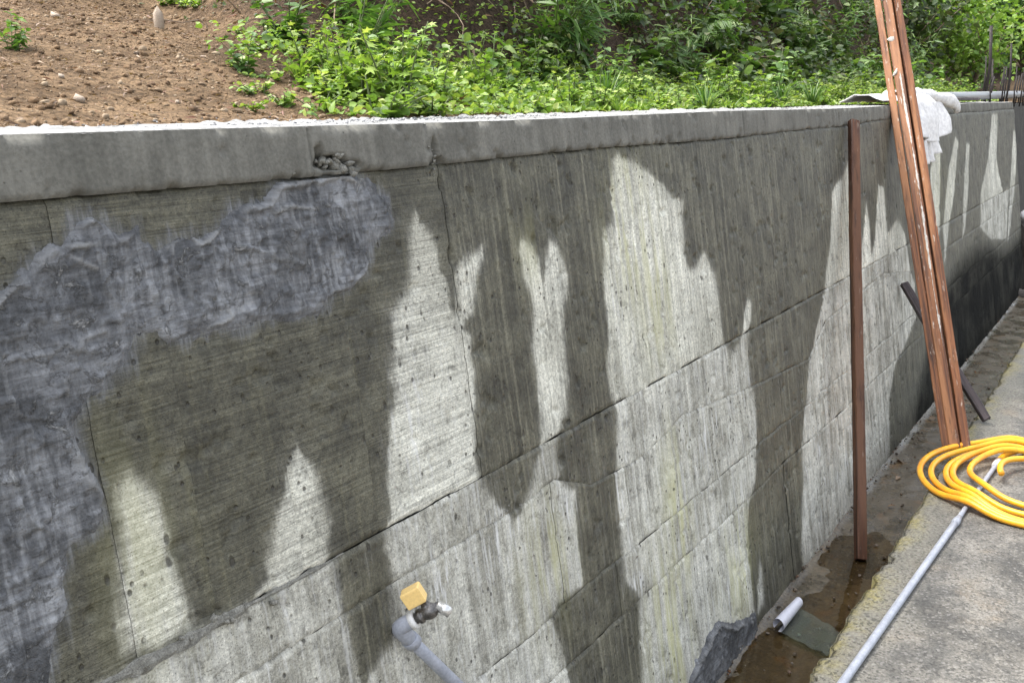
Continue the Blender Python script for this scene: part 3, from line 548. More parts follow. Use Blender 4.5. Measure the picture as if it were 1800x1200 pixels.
def weed(kind, h, nst, per, lsize, spread, seed, col):
    """prototype meshes of one plant: leaves and stems"""
    r = np.random.default_rng(seed); L = []; ST = []
    for i in range(nst):
        an = r.uniform(0, 2 * math.pi); lean = r.uniform(.1, spread); hh = h * r.uniform(.55, 1.1)
        pts = []
        for t in np.linspace(0, 1, 6): pts.append(np.array([math.cos(an) * lean * hh * t ** 1.5 + math.cos(an) * .02, math.sin(an) * lean * hh * t ** 1.5 + math.sin(an) * .02, hh * t * (1 - .25 * lean * t)]))
        ST.append(tube(pts, [.0035 * (1 - .6 * t) for t in np.linspace(0, 1, 6)], 5))
        n = max(3, int(per * r.uniform(.7, 1.2))); t = np.sort(r.uniform(.15, 1, n)); P = np.stack([np.interp(t, np.linspace(0, 1, 6), [p[k] for p in pts]) for k in range(3)], 1)
        a2 = np.arange(n) * 2.4 + r.uniform(0, 6); el = r.uniform(-.25, .7, n) * (1 - .2 * t); tip = np.stack([np.cos(a2) * np.cos(el), np.sin(a2) * np.cos(el), np.sin(el)], 1)
        L.append(leaves(kind, P, tip, lsize * (1.15 - .5 * t) * r.uniform(.7, 1.2, n), np.clip(.25 + .5 * t + .2 * r.normal(size=n), 0, 1), r, .35))
    return merge(L), mesh(*join(ST), True)
def grass(h, n, seed, wid=.006):
    r = np.random.default_rng(seed); V, F, A = [], [], []
    for i in range(n):
        an = r.uniform(0, 6.28); hh = h * r.uniform(.5, 1.1); ln = r.uniform(.25, .9); lv = r.random(); d = np.array([math.cos(an), math.sin(an), 0]); sd_ = np.array([-d[1], d[0], 0]); o_ = len(V)
        for j, t in enumerate(np.linspace(0, 1, 6)):
            p = d * (ln * hh * t ** 1.6 + .012) + np.array([0, 0, hh * (t - .45 * ln * t ** 2.6)]); w_ = wid * (1 - t) ** .6 * (1 if j else .6)
            V += [p - sd_ * w_, p + sd_ * w_]; A += [lv, lv]
            if j: F.append((o_ + 2 * j - 2, o_ + 2 * j - 1, o_ + 2 * j + 1, o_ + 2 * j))
    me = mesh(np.array(V), np.array(F)); attr(me, 'lv', 'FLOAT', A); return me
def fern(h, n, seed):
    r = np.random.default_rng(seed); L, ST = [], []
    for i in range(n):
        an = i * 2.4 + r.uniform(-.3, .3); hh = h * r.uniform(.7, 1.1); d = np.array([math.cos(an), math.sin(an), 0]); sd_ = np.array([-d[1], d[0], 0]); T = np.linspace(0, 1, 22); P = d[None] * (hh * .95 * T ** 1.3)[:, None] + np.array([0, 0, 1.])[None] * (hh * (.9 * T - .75 * T ** 2.3))[:, None]
        ST.append(tube(P[::4], .002, 4)); Q = P[2:]; t = T[2:]
        for sg_ in (1, -1):
            tip = sd_[None] * sg_ + d[None] * .45 + np.array([0, 0, -.15])[None] + .1 * r.normal(size=(len(Q), 3)); L.append(leaves('narrow', Q, tip, hh * .34 * np.sin(math.pi * np.clip(t, .12, .97)) ** .7 + .01, np.clip(.4 + .3 * t + .12 * r.normal(size=len(Q)), 0, 1), r, .2))
    return merge(L), mesh(*join(ST), True)
PROTO = {
 'lobed': [weed('lobed', .20, 7, 16, .046, .7, 31 + i, 0) for i in range(3)], 'broad': [weed('ovate', .27, 6, 12, .062, .6, 41 + i, 0) for i in range(3)], 'low': [weed('round', .09, 10, 8, .030, 1.2, 51 + i, 0) for i in range(3)],
 'big': [weed('ovate', .40, 6, 8, .125, .7, 61 + i, 0) for i in range(2)], 'tall': [weed('narrow', .5, 7, 26, .11, .5, 66 + i, 0) for i in range(2)]}
FERN = [fern(.42, 11, 71), fern(.34, 9, 72)]; GRASS = [grass(.22, 60, 81), grass(.45, 70, 82, .007), grass(.12, 50, 83, .004)]
for k_, m_ in (('lobed', 'leaf_bright'), ('low', 'leaf_bright'), ('broad', 'leaf_mid'), ('big', 'leaf_mid'), ('tall', 'leaf_mid')):
    for f_, s_ in PROTO[k_]: f_.materials.append(M[m_]); s_.materials.append(M['stem'])
for f_, s_ in FERN: f_.materials.append(M['leaf_mid']); s_.materials.append(M['stem'])
for f_ in GRASS: f_.materials.append(M['leaf_mid'])
GRASS[2].materials.clear(); GRASS[2].materials.append(M['leaf_bright'])
def plant(name, meshes, x, y, sc, label, cat, group, dz=-.015, tilt=.15):
    if group and 'dirt' not in group: label += ', ' + ('near the bare dirt' if x < 2.7 else 'above the middle of the wall' if x < 4.3 else 'left of the leaning battens' if x < 7 else 'towards the far end behind the battens')
    o = empty(name, (x, y, float(ground_z(x, y)) + dz)); o.scale = (sc, sc, sc * random.uniform(.85, 1.15)); o.rotation_euler = (random.uniform(-tilt, tilt), random.uniform(-tilt, tilt), random.uniform(0, 6.28)); tag(o, label, cat, group)
    for n_, me in zip(('foliage', 'stem'), meshes): link(n_, me, None, o)
    return o
r = np.random.default_rng(91)
def spots(n, s0, s1, w0, w1, p=1.3):
    out = []
    while len(out) < n:
        s_ = s0 + (s1 - s0) * r.random() ** p; y_ = BACK + w0 + (w1 - w0) * r.random()
        if r.random() < float(veg(s_, y_)): out.append((s_, y_))
    return out
for s_, y_ in spots(95, 1.9, 12.5, .10, .75): plant('leafy_weed', PROTO['lobed'][r.integers(3)], s_, y_, r.uniform(.6, 1.25), 'bright green lobed weed at the wall top', 'weed', 'bright lobed weeds behind the wall')
for s_, y_ in spots(80, 2.6, 13, .2, 1.3): plant('broadleaf_weed', PROTO['broad'][r.integers(3)], s_, y_, r.uniform(.6, 1.2), 'mid green broad leaved weed below the bank', 'weed', 'broad leaved weeds at the foot of the bank')
for s_, y_ in spots(90, 1.75, 11.5, .03, .5): plant('creeping_weed', PROTO['low'][r.integers(3)], s_, y_, r.uniform(.7, 1.3), 'low yellow green creeping weed', 'weed', 'low creeping weeds at the wall top')
for s_, y_ in spots(11, 5.0, 13, .6, 1.5): plant('fern', FERN[r.integers(2)], s_, y_, r.uniform(.5, .95), 'arching green fern on the bank', 'fern', 'ferns on the bank', tilt=.5)
for s_, y_ in spots(18, 5, 13, .45, 1.1): plant('large_leaf_plant', PROTO['big'][r.integers(2)], s_, y_, r.uniform(.7, 1.2), 'plant with large pale leaves', 'plant', 'large leaved plants at the bank foot')
for s_, y_ in spots(44, 2.9, 13, .7, 1.7): plant('tall_weed', PROTO['tall'][r.integers(2)], s_, y_, r.uniform(.7, 1.3), 'tall narrow leaved weed on the bank', 'weed', 'tall weeds on the bank', tilt=.6)
for s_, y_ in spots(11, 5, 12.5, .6, 1.7): plant('grass_tuft', [GRASS[1]], s_, y_, r.uniform(.45, .8), 'long arching grass tuft', 'grass tuft', 'grass tufts on the bank', tilt=.5)
for s_, y_ in spots(55, 1.7, 11, .02, .6): plant('short_grass_tuft', [GRASS[2 if r.random() < .7 else 0]], s_, y_, r.uniform(.5, 1.0), 'short bright grass tuft', 'grass tuft', 'short grass tufts near the wall top')
# plants one can point at on the left
def at_ground(px, py):
    d = ray(px, py); t = .0004
    for i in range(4000):
        t += .000004 * 2; p = d * t
        if p[1] > BACK and CAMZ + p[2] < float(ground_z(p[0], p[1])): break
    return float(p[0]), float(p[1])
x, y = at_ground(22, 90); plant('seedling', PROTO['broad'][0], x, y, .45, 'small green seedling alone on the brown dirt at the far left', 'seedling', None)
x, y = at_ground(432, 130); plant('seedling', PROTO['broad'][1], x, y, .5, 'blue green seedling at the right edge of the bare dirt', 'seedling', None)
for px, py in ((425, 60), (440, 90), (470, 140), (415, 120), (500, 90), (520, 70), (470, 60), (455, 165), (540, 150), (330, 10), (310, 5), (350, 12), (290, 8), (560, 165), (600, 170), (500, 185), (620, 185), (440, 195), (560, 195)):
    x, y = at_ground(px, py); plant('creeping_weed', PROTO['low'][r.integers(3)], x, y, r.uniform(.5, .9), 'pale green creeping weed spreading over the edge of the bare dirt', 'weed', 'creeping weeds at the edge of the dirt')
# ground cover: leaves nobody could count, over the bench and the bank
n = 20000; s = 1.8 + 11.5 * r.random(n) ** 1.5; wd = .03 + 1.0 * r.random(n) ** 1.3; y = BACK + wd; k = r.random(n) < veg(s, y); s, y, n = s[k], y[k], k.sum()
hz = .09 * r.random(n) * ss(0, .3, y - BACK) + .012; tip = np.stack([r.normal(size=n), r.normal(size=n), r.uniform(-.1, .9, n)], 1)
o = link('ground_cover', merge([leaves('ovate', np.stack([s, y, ground_z(s, y) + hz], 1), tip, r.uniform(.012, .032, n), np.clip(r.normal(.55, .25, n), 0, 1), r, .6)]), M['leaf_bright']); tag(o, 'low bright green ground cover behind the wall', 'ground cover', kind='stuff')
n = 36000; s = 2.2 + 12.8 * r.random(n) ** 1.3; y = BACK + .55 + 1.7 * r.random(n); clump = fbm(s * 2.2, y * 2.2, 121); k = (r.random(n) < veg(s, y)) & (clump > np.where(s > 5, .43, .44) + .14 * r.random(n)); s, y, n = s[k], y[k], k.sum()
tip = np.stack([r.normal(size=n), r.normal(size=n) - .8, r.uniform(-.8, .5, n)], 1); off = np.abs(r.normal(size=n)) * .09
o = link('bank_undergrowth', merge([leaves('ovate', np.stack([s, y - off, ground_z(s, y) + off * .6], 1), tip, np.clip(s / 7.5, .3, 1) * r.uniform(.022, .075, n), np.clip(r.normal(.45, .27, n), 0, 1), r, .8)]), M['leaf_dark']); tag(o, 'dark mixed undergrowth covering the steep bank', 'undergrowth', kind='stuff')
n = 5000; s = 2.6 + 10.4 * r.random(n) ** 1.3; y = BACK + .1 + 1.9 * r.random(n); k = r.random(n) < veg(s, y); s, y, n = s[k], y[k], int(k.sum()); tip = np.stack([r.normal(size=n), r.normal(size=n), r.normal(size=n) * .25], 1)
o = link('leaf_litter', merge([leaves('narrow', np.stack([s, y, ground_z(s, y) + .012], 1), tip, r.uniform(.02, .07, n), r.random(n), r, 1.0)]), M['leaf_dead']); tag(o, 'dry brown leaf litter over the bank', 'leaf litter', kind='stuff')
n = 5200; s = r.uniform(.3, 3.0, n); y = BACK + .04 + 2.4 * r.random(n); tip = np.stack([r.normal(size=n), r.normal(size=n), r.normal(size=n) * .15], 1)
o = link('dirt_litter', merge([leaves('narrow', np.stack([s, y, ground_z(s, y) + .006], 1), tip, r.uniform(.006, .026, n), r.random(n), r, 1.0)]), M['leaf_dead']); tag(o, 'dry chips and stalks scattered on the brown dirt', 'litter', kind='stuff')
# hanging roots and dry stalks on the bank
ST = []
for i in range(260):
    s_ = 2.6 + 11 * r.random() ** 1.1; y_ = BACK + .7 + 1.1 * r.random(); p = np.array([s_, y_ - .03, float(ground_z(s_, y_)) + .02]); pts = [p]; d = np.array([r.normal() * .8, -.35, r.normal() * .6 - .2])
    for j in range(6): d = d + .35 * r.normal(size=3) + np.array([0, 0, -.12]); pts.append(pts[-1] + d * r.uniform(.03, .06))
    ST.append(tube(pts, [.005 * r.uniform(.4, 1.1) * (1 - .12 * j) for j in range(7)], 4, False))
o = link('roots_and_stalks', mesh(*join(ST)), M['twig']); tag(o, 'tangle of bare roots and dry stalks on the bank', 'roots', kind='stuff')

# shrubs beyond the end of the bank
def shrub(x, y, h, rad, n, seed, label, mat, kind='narrow', ls=.10):
    r = np.random.default_rng(seed); base = float(ground_z(x, y)); o = empty('shrub', (x, y, base)); tag(o, label, 'shrub', 'shrubs beyond the end of the wall'); ST = []; cl = []
    for i in range(16):
        an = r.uniform(0, 6.28); hh = h * r.uniform(.35, 1.0); rr = rad * r.uniform(.2, 1.0); pts = [np.array([0, 0, -.05])]
        for t in (.25, .5, .75, 1): pts.append(np.array([math.cos(an) * rr * t ** 1.2 + r.normal() * .04, math.sin(an) * rr * t ** 1.2 + r.normal() * .04, hh * t]))
        ST.append(tube(pts, [.022, .017, .012, .008, .004], 5)); cl += [(pts[2], .5), (pts[3], .8), (pts[4], 1.)] + [(pts[3] + r.normal(size=3) * .25, .7)]
    link('trunk', mesh(*join(ST), True), M['twig'], o); c = np.array([p for p, _ in cl]); idx = r.integers(len(c), size=n); P = c[idx] + r.normal(size=(n, 3)) * np.array([.20, .20, .17]) * (rad / .8); k = P[:, 2] > .0; P = P[k]; m_ = len(P)
    tip = np.stack([r.normal(size=m_), r.normal(size=m_), r.normal(size=m_) * .5 - .15], 1); lv = np.clip(.45 + .25 * (r.random(len(c))[idx][k] - .5) * 2 + .18 * r.normal(size=m_), 0, 1)
    link('crown', merge([leaves(kind, P, tip, ls * r.uniform(.6, 1.2, m_), lv, r, .7)]), M[mat], o)
for i, (x, y, h, rd, n, mt, kd, ls, lab) in enumerate([
    (15.5, 2.45, 1.5, .8, 2600, 'leaf_bright', 'ovate', .085, 'feathery yellow green shrub just right of the dark bank'), (18.0, 3.0, 2.6, 1.2, 4200, 'leaf_mid', 'ovate', .10, 'tall mid green shrub behind the yellow green shrub'),
    (19.5, 2.2, 2.0, 1.1, 3600, 'leaf_bright', 'ovate', .10, 'bright shrub behind the upright dark bars'), (22.0, 3.6, 3.6, 1.6, 4800, 'leaf_mid', 'ovate', .13, 'tall leafy shrub at the back above the dark bars'),
    (21.0, 1.2, 2.6, 1.3, 3600, 'leaf_mid', 'ovate', .12, 'leafy shrub past the end of the wall at the right edge'), (14.2, 3.2, 1.9, .8, 2400, 'leaf_dark', 'ovate', .09, 'dark shrub at the shoulder of the bank'),
    (17.0, 4.6, 3.0, 1.4, 4200, 'leaf_bright', 'ovate', .11, 'sunlit shrub rising above the shoulder of the bank'), (26, 2.2, 4.4, 2.0, 5000, 'leaf_bright', 'ovate', .16, 'farthest pale green shrub behind all the others')]):
    shrub(x, y, h, rd, n, 200 + i, lab, mt, kd, ls)

# ------------------------------------------------------------------ timber
M['wood'] = wood_mat('orange_batten_wood', (.175, .068, .026), (.065, .025, .012), (.235, .105, .044), .9)
M['wood2'] = wood_mat('red_brown_post_wood', (.068, .027, .013), (.026, .012, .008), (.095, .042, .02), .2)
M['wood3'] = wood_mat('dark_grey_bar_wood', (.07, .055, .055), (.035, .028, .03), (.09, .07, .068), .2)
M['daub'] = plain('dried_mortar', (.48, .46, .42), .95, .25, 60, bump=.004, col2=(.34, .32, .29))
def beam(name, base, top, wx, wy, mat, twist, seed, ch=.0035):
    base, top = Vector(base), Vector(top); L = (top - base).length; r = np.random.default_rng(seed); prof = [(-wx + ch, -wy), (wx - ch, -wy), (wx, -wy + ch), (wx, wy - ch), (wx - ch, wy), (-wx + ch, wy), (-wx, wy - ch), (-wx, -wy + ch)]
    n = 40; V, F = [], []
    for i in range(n + 1):
        z_ = L * i / n; bx, by = .004 * math.sin(i * .12 + seed), .003 * math.sin(i * .09 + seed * 2)
        for (a, b) in prof: V.append((a * (1 + .02 * r.normal()) + bx, b * (1 + .02 * r.normal()) + by, z_ + (.004 * r.normal() if i in (0, n) else 0)))
    for i in range(n):
        for k in range(8): F.append((i * 8 + k, i * 8 + (k + 1) % 8, (i + 1) * 8 + (k + 1) % 8, (i + 1) * 8 + k))
    F += [tuple(range(7, -1, -1)), tuple(n * 8 + k for k in range(8))]
    o = link(name, mesh(V, F), mat); ax = (top - base).normalized(); view = (Vector((0, 0, CAMZ)) - base); yv_ = -(view - ax * view.dot(ax)).normalized(); xv_ = yv_.cross(ax)
    R = Matrix((xv_, yv_, ax)).transposed().to_4x4() @ Matrix.Rotation(twist, 4, 'Z'); o.matrix_world = Matrix.Translation(base) @ R; return o
pb = on_level(1512, 983, 0.006); pt = off_wall(1501, 214, .045)
o = beam('wooden_post', pb, pt, .023, .021, M['wood2'], .5, 1); tag(o, 'single dark red brown post standing in the channel and leaning on the wall', 'post')
bs, bh = on_wall(1578, 497); bb = on_level(1733, 738, SLABZ + .025)
o = beam('dark_bar', bb, (bs, face_y(bh) - .035, bh), .022, .018, M['wood3'], .4, 2); tag(o, 'short dark grey timber bar propped against the wall behind the batten bundle', 'timber bar')
b0 = on_level(1683, 788, SLABZ + .004); c0 = off_wall(1589, 184, .075); c_s = c0.x; c0.z = max(c0.z, TOP + .01); ax = (c0 - b0); 
vw = Vector((0, 0, CAMZ)) - b0; an = ax.normalized(); toward = (vw - an * vw.dot(an)).normalized(); side = an.cross(toward); side = side if side.dot(Vector((math.sin(YAW), -math.cos(YAW), 0))) > 0 else -side
bat = {}
for key, off, tw_, dpt, ext, wx, wy, lab in (('l', -.064, -.035, -.01, 1.75, .021, .024, 'orange brown batten on the left side of the leaning bundle'), ('m', -.008, .012, .012, 1.85, .026, .022, 'batten in the middle of the bundle with a white mortar streak'),
        ('r', .050, .004, -.015, 1.80, .021, .023, 'orange brown batten on the right side of the leaning bundle'), ('b', .022, .03, -.062, 1.7, .024, .022, 'batten half hidden at the back of the leaning bundle')):
    p0 = b0 + side * off * .8 + toward * dpt; p1 = b0 + ax * ext + side * (off * 1.05) + toward * dpt
    p0.z = SLABZ + .006; bat[key] = beam('wooden_batten', p0, p1, wx, wy, M['wood'], tw_ + (.25 if key == 'r' else 0), 10 + len(bat)); tag(bat[key], lab, 'batten', 'battens leaning on the wall')
# the mortar streak and dabs are stuck on the middle batten
mo = bat['m']; V, F = [], []; r = np.random.default_rng(5); L = ax.length; n = 150
za = np.linspace(.44 * L * .6, 1.10 * L, n); zf = lambda py: 0
for i, z_ in enumerate(za):
    w0_ = .007 * (.5 + vn(np.array([z_ * 30.]), np.array([1.]), 7)[0]) * float(ss(0, .1, i / n) * (1 - ss(.96, 1, i / n)) + .05); xo = .015 + .003 * math.sin(z_ * 5)
    gap = 1.0 if vn(np.array([z_ * 9.]), np.array([4.]), 8)[0] > .22 else .25
    for x_, yy_ in ((xo - w0_ * gap, -.0205), (xo - w0_ * .5 * gap, -.0265), (xo + w0_ * .5 * gap, -.0265), (xo + w0_ * gap, -.0205)): V.append((x_ + .001 * r.normal(), yy_, z_))
for i in range(n - 1):
    for k in range(3): F.append((i * 4 + k, i * 4 + k + 1, i * 4 + 5 + k, i * 4 + 4 + k))
link('mortar_streak', mesh(V, F), M['daub'], mo)
for z_, x_, sx, sz_ in ((1.215 * L, -.005, .022, .03), (1.10 * L, -.012, .014, .035), (1.36 * L, -.02, .012, .015)):
    me = lumps(np.zeros((1, 3)), [1.0], r, 1.); d_ = link('mortar_dab', me, M['daub'], mo); d_.scale = (sx, .010, sz_); d_.location = (x_, -.024, z_); d_.rotation_euler = (0, .6, 0)

# ------------------------------------------------------------------ tap on its plastic pipe
M['pvc'] = plain('grey_pvc', (.29, .31, .355), .42, .12, 25, spec=.5, col2=(.36, .38, .43)); M['pvcw'] = plain('white_pvc', (.66, .66, .64), .4, .08, 25)
M['brassd'] = plain('tarnished_metal', (.10, .095, .09), .42, .25, 50, .7, col2=(.20, .19, .18)); M['chrome'] = plain('bright_metal', (.62, .62, .60), .25, .08, 50, .6); M['yplastic'] = plain('yellow_plastic', (.88, .62, .24), .38, .08, 30, spec=.5)
Rv = Vector((math.sin(YAW), -math.cos(YAW), 0)); Zv = Vector((0, 0, 1))
E0 = off_wall(700, 1103, .035); P1 = off_wall(800, 1200, .03); pd = (P1 - E0).normalized(); foot = E0 + pd * ((E0.z - .02) / -pd.z)
foot.y = min(foot.y, face_y(.0) - .02)
tp = empty('water_tap', foot); tag(tp, 'water tap with yellow handle on a slanting grey plastic pipe against the wall', 'tap')
def tpart(name, vf, mat, parent=None, smooth=True):
    V, F = vf; o = link(name, mesh([Vector(v) - foot for v in V], F, smooth), mat, parent or tp)
    return o
pd = (foot - E0).normalized(); ta = (Rv * .86 + Zv * .50 - Vector((0, 0, 0))).normalized(); tb = (Zv * .9 - Rv * .42); tb = (tb - ta * tb.dot(ta)).normalized(); tc = ta.cross(tb)
tpart('pipe', tube([E0 + pd * t for t in np.linspace(.03, (foot - E0).length, 12)], .0135, 20), M['pvc'])
bend = [E0 + pd * .062, E0 + pd * .030]; 
for t in np.linspace(0, 1, 9): bend.append(E0 + pd * .026 * (1 - t) ** 2 + ta * .026 * t ** 2 - (pd + ta) * .004 * (1 - abs(2 * t - 1)))
bend.append(E0 + ta * .034); el = tpart('elbow', tube(bend, [.0175, .0172] + [.0172] * 9 + [.0178], 22), M['pvc'])
tpart('elbow_socket', join([tube([E0 + pd * .045, E0 + pd * .047, E0 + pd * .066, E0 + pd * .067], [.0175, .0195, .0195, .0165], 22)]), M['pvc'], el)
tpart('threaded_collar', tube([E0 + ta * .030, E0 + ta * .031, E0 + ta * .042, E0 + ta * .043], [.0170, .0195, .0195, .0150], 22), M['pvcw'], el)
tb_o = tpart('tap_body', join([tube([E0 + ta * t for t in (.040, .050, .0505, .058, .0585, .064, .072, .080, .088, .0885, .102)], [.0120, .0120, .0160, .0160, .0120, .0140, .0172, .0172, .0145, .0110, .0100], 10),
                        tube([E0 + ta * .076 + tb * t for t in (.005, .018, .0185, .026)], [.0105, .0105, .0085, .0085], 14)]), M['brassd'])
sp0 = E0 + ta * .096 + tb * .006; spd = (-tb * .85 + ta * .45).normalized()
tpart('spout', tube([sp0, sp0 + spd * .001, sp0 + spd * .012, sp0 + spd * .0125, sp0 + spd * .033, sp0 + spd * .034], [.0070, .0105, .0105, .0118, .0118, .0085], 16), M['chrome'], tb_o, True)
hc = E0 + ta * .066 + tb * .046; hv = []; prof = []
for i in range(4):
    for sgx, sgy in ((-1, -1), (1, -1), (1, 1), (-1, 1)):
        fz = (-.019, -.0165, .0165, .019)[i]; k_ = (.88, 1, 1.02, .90)[i]; hv.append(hc + tb * fz + ta * (sgx * .0215 * k_) + tc * (sgy * .015 * k_))
hf = [(3, 2, 1, 0), (12, 13, 14, 15)] + [(i * 4 + k, i * 4 + (k + 1) % 4, i * 4 + 4 + (k + 1) % 4, i * 4 + 4 + k) for i in range(3) for k in range(4)]
h_o = tpart('handle', (hv, hf), M['yplastic'], tb_o, False); bv = h_o.modifiers.new('bevel', 'BEVEL'); bv.width = .006; bv.segments = 4

# ------------------------------------------------------------------ pipe and hose on the slab
p0, p1 = on_level(1470, 1215, SLABZ + .016), on_level(1752, 815, SLABZ + .016); p0 = p0 + (p0 - p1).normalized() * .9; cp = on_level(1662, 912, SLABZ + .016); pdv = (p1 - p0).normalized(); tc_ = (cp - p0).dot(pdv); Lp = (p1 - p0).length
pp = empty('plastic_pipe', p0); tag(pp, 'long grey plastic pipe lying along the edge of the slab', 'pipe'); q = lambda t: pdv * t
link('pipe', mesh(*tube([q(t) for t in np.linspace(0, tc_, 20)], .0138, 18), True), M['pvc'], pp); link('coupling', mesh(*tube([q(tc_ - .028), q(tc_ - .026), q(tc_ + .01), q(tc_ + .06)], [.0140, .0165, .0165, .0105], 18), True), M['pvc'], pp)
link('thin_end', mesh(*tube([q(t) for t in np.linspace(tc_ + .04, Lp, 12)], .0100, 16), True), M['pvc'], pp)
N = NT('yellow_hose_rubber'); c = N.coord(); n_ = N.noise(c, 9, 4); d_ = N.noise(c, 70, 4, .7); col = N.mix(N.mr(n_, .4, .62), (.82, .42, .018), (.80, .33, .02)); col = N.mix(N.math('MULTIPLY', N.mr(d_, .56, .68), .5), col, (.26, .16, .06)); N.pbr(col, .36, None, spec=.5); M['hose'] = N.m
path = []; turns = 5.55; n = 620; r = np.random.default_rng(3); cx, cy = 5.02, .27
for i in range(n):
    u = i / (n - 1); an = -math.pi * .5 + u * turns * 2 * math.pi; tr_ = u * turns
    rad = np.interp(tr_, [0, 1, 2, 3, 4, 5, 5.6], [.56, .555, .49, .465, .39, .31, .24]) + .012 * math.sin(an * .7 + 1); ox = np.interp(tr_, [0, 1, 2, 3, 4, 5, 5.6], [.03, .03, .0, -.03, .0, .03, .05]); oy = np.interp(tr_, [0, 1, 2, 3, 4, 5], [.0, -.01, -.02, -.03, -.01, -.02])
    x = cx + ox + rad * 1.02 * math.cos(an); y = cy + oy + rad * math.sin(an)
    dist = abs((Vector((x, y, 0)) - Vector((p0.x, p0.y, 0))).cross(Vector((pdv.x, pdv.y, 0)).normalized()).z); z = SLABZ + .016 + .030 * math.exp(-(dist / .10) ** 2) + 0.008 * tr_ * (.55 + .45 * math.sin(an * 1.0 + 2.0)) + .004 * math.sin(an * 2.3)
    path.append((x, y, z))
end = p1 + Vector((0, 0, .012)); last = Vector(path[-1])
ho = empty('yellow_hose', (cx, cy, SLABZ)); tag(ho, 'coiled yellow hose lying on the slab over the grey pipe', 'hose')
link('hose_tube', mesh([Vector(v) - Vector((cx, cy, SLABZ)) for v in tube(path, .0140, 14)[0]], tube(path, .0140, 14)[1], True), M['hose'], ho)
tail = [p1 + pdv * .02, p1 + pdv * .08]; a_ = p1 + pdv * .08
for t in np.linspace(.1, 1, 14): tail.append(a_ + pdv * (.34 * math.sin(t * 1.5)) + Vector((0, -1, 0)) * (.42 * (1 - math.cos(t * 1.5))) + Vector((0, 0, .006 * math.sin(t * 3))))
link('hose_tail', mesh([Vector(v) - Vector((cx, cy, SLABZ)) for v in tube(tail, .0140, 14)[0]], tube(tail, .0140, 14)[1], True), M['hose'], ho)
ft = [p1 - pdv * .035, p1 - pdv * .033, p1 + pdv * .045, p1 + pdv * .047]; link('hose_fitting', mesh([Vector(v) - Vector((cx, cy, SLABZ)) for v in tube(ft, [.013, .0180, .0180, .0135], 16)[0]], tube(ft, .015, 16)[1], True), M['pvcw'], ho)

# ------------------------------------------------------------------ curled sheet in the channel
N = NT('pale_plastic_sheet'); p = N.pbr((.55, .60, .56), .22, None, spec=.5); p.inputs['Alpha'].default_value = 1.0; tl = N.n('ShaderNodeBsdfTransparent'); tl.inputs[0].default_value = (.74, .86, .76, 1); mx = N.n('ShaderNodeMixShader'); mx.inputs[0].default_value = .10
N.t.links.new(p.outputs[0], mx.inputs[2]); N.t.links.new(tl.outputs[0], mx.inputs[1]); N.t.links.new(mx.outputs[0], N.out.inputs[0]); M['sheet'] = N.m; M['roll'] = plain('white_sheet', (.62, .63, .70), .35, .05, 20)
A = on_level(1372, 1112, .012); B = on_level(1408, 1070, .012); Cc = on_level(1468, 1100, .008); e1 = (B - A); e2 = Vector((Cc.x - B.x, Cc.y - B.y, 0)); e2 = e2.normalized() * .21
sh = empty('plastic_sheet', A); tag(sh, 'curled pale plastic sheet lying in the wet channel', 'sheet')
V, F = [], []; nu, nv = 8, 18
for i in range(nu + 1):
    for j in range(nv + 1): V.append(e1 * (i / nu) * (1 - .15 * j / nv) + e2 * (j / nv) + Vector((0, 0, .004 + .006 * math.sin(j * .9 + i * .4) * (j / nv))))
F = [(i * (nv + 1) + j, i * (nv + 1) + j + 1, (i + 1) * (nv + 1) + j + 1, (i + 1) * (nv + 1) + j) for i in range(nu) for j in range(nv)]
link('flat_part', mesh(V, F, True), M['sheet'], sh)
V = []; d2 = e2.normalized()
for i in range(nu + 1):
    rr = .026 * (1 - .25 * i / nu)
    for j in range(nv + 1):
        an = -math.pi * .5 + 1.75 * math.pi * j / nv; V.append(e1 * (i / nu) + d2 * (-.012 - rr * math.cos(an + math.pi) * 0 + rr * math.cos(an)) + Vector((0, 0, .028 + rr * math.sin(an))))
link('curled_end', mesh(V, F, True), M['roll'], sh)

# ------------------------------------------------------------------ cloth over the wall, pipe and bars at the far end
M['cloth'] = plain('white_sacking', (.78, .77, .75), .9, .08, 40, bump=.004, col2=(.62, .61, .60))
def drape(name, s0, s1, prof, amp, seed, ns=46):
    r = np.random.default_rng(seed); P = np.array(prof); n = 44; t = np.linspace(0, 1, n); L_ = np.concatenate([[0], np.cumsum(np.hypot(*(P[1:] - P[:-1]).T))]); L_ /= L_[-1]; yy = np.interp(t, L_, P[:, 0]); zz = np.interp(t, L_, P[:, 1]); sv = np.linspace(s0, s1, ns)
    V = []
    for i, s_ in enumerate(sv):
        u = i / (ns - 1); sag = .75 + .35 * vn(np.array([u * 3.]), np.array([seed * 1.]), 5)[0]
        for j in range(n):
            f = t[j]; fold = amp * (math.sin(u * 22 + seed + f * 3) * .6 + (fbm(np.array([u * 9.]), np.array([f * 2.]), seed)[0] - .5) * 1.6) * float(ss(.35, .8, f)); z_ = TOP + .01 + (zz[j] if zz[j] > 0 else zz[j] * sag)
            V.append((s_ + fold * .9 + .05 * f * (u - .5), yy[j] - fold - .008 * math.sin(u * 7 + f * 8), z_ + .012 * (fbm(np.array([u * 7.]), np.array([f * 6.]), seed + 3)[0] - .3)))
    me = mesh(np.array(V), grid_faces(ns, n), True); return me
cs0 = on_wall(1607, 190)[0]; yf = face_y(TOP) - .03
ct = empty('draped_sacking', (cs0, yf, TOP)); tag(ct, 'white sacking draped over the wall top beside the battens', 'cloth')
def cpart(name, me): o = link(name, me, M['cloth'], ct); o.matrix_parent_inverse = Matrix.Translation((-cs0, -yf, -TOP)); sol = o.modifiers.new('thick', 'SOLIDIFY'); sol.thickness = .006; return o
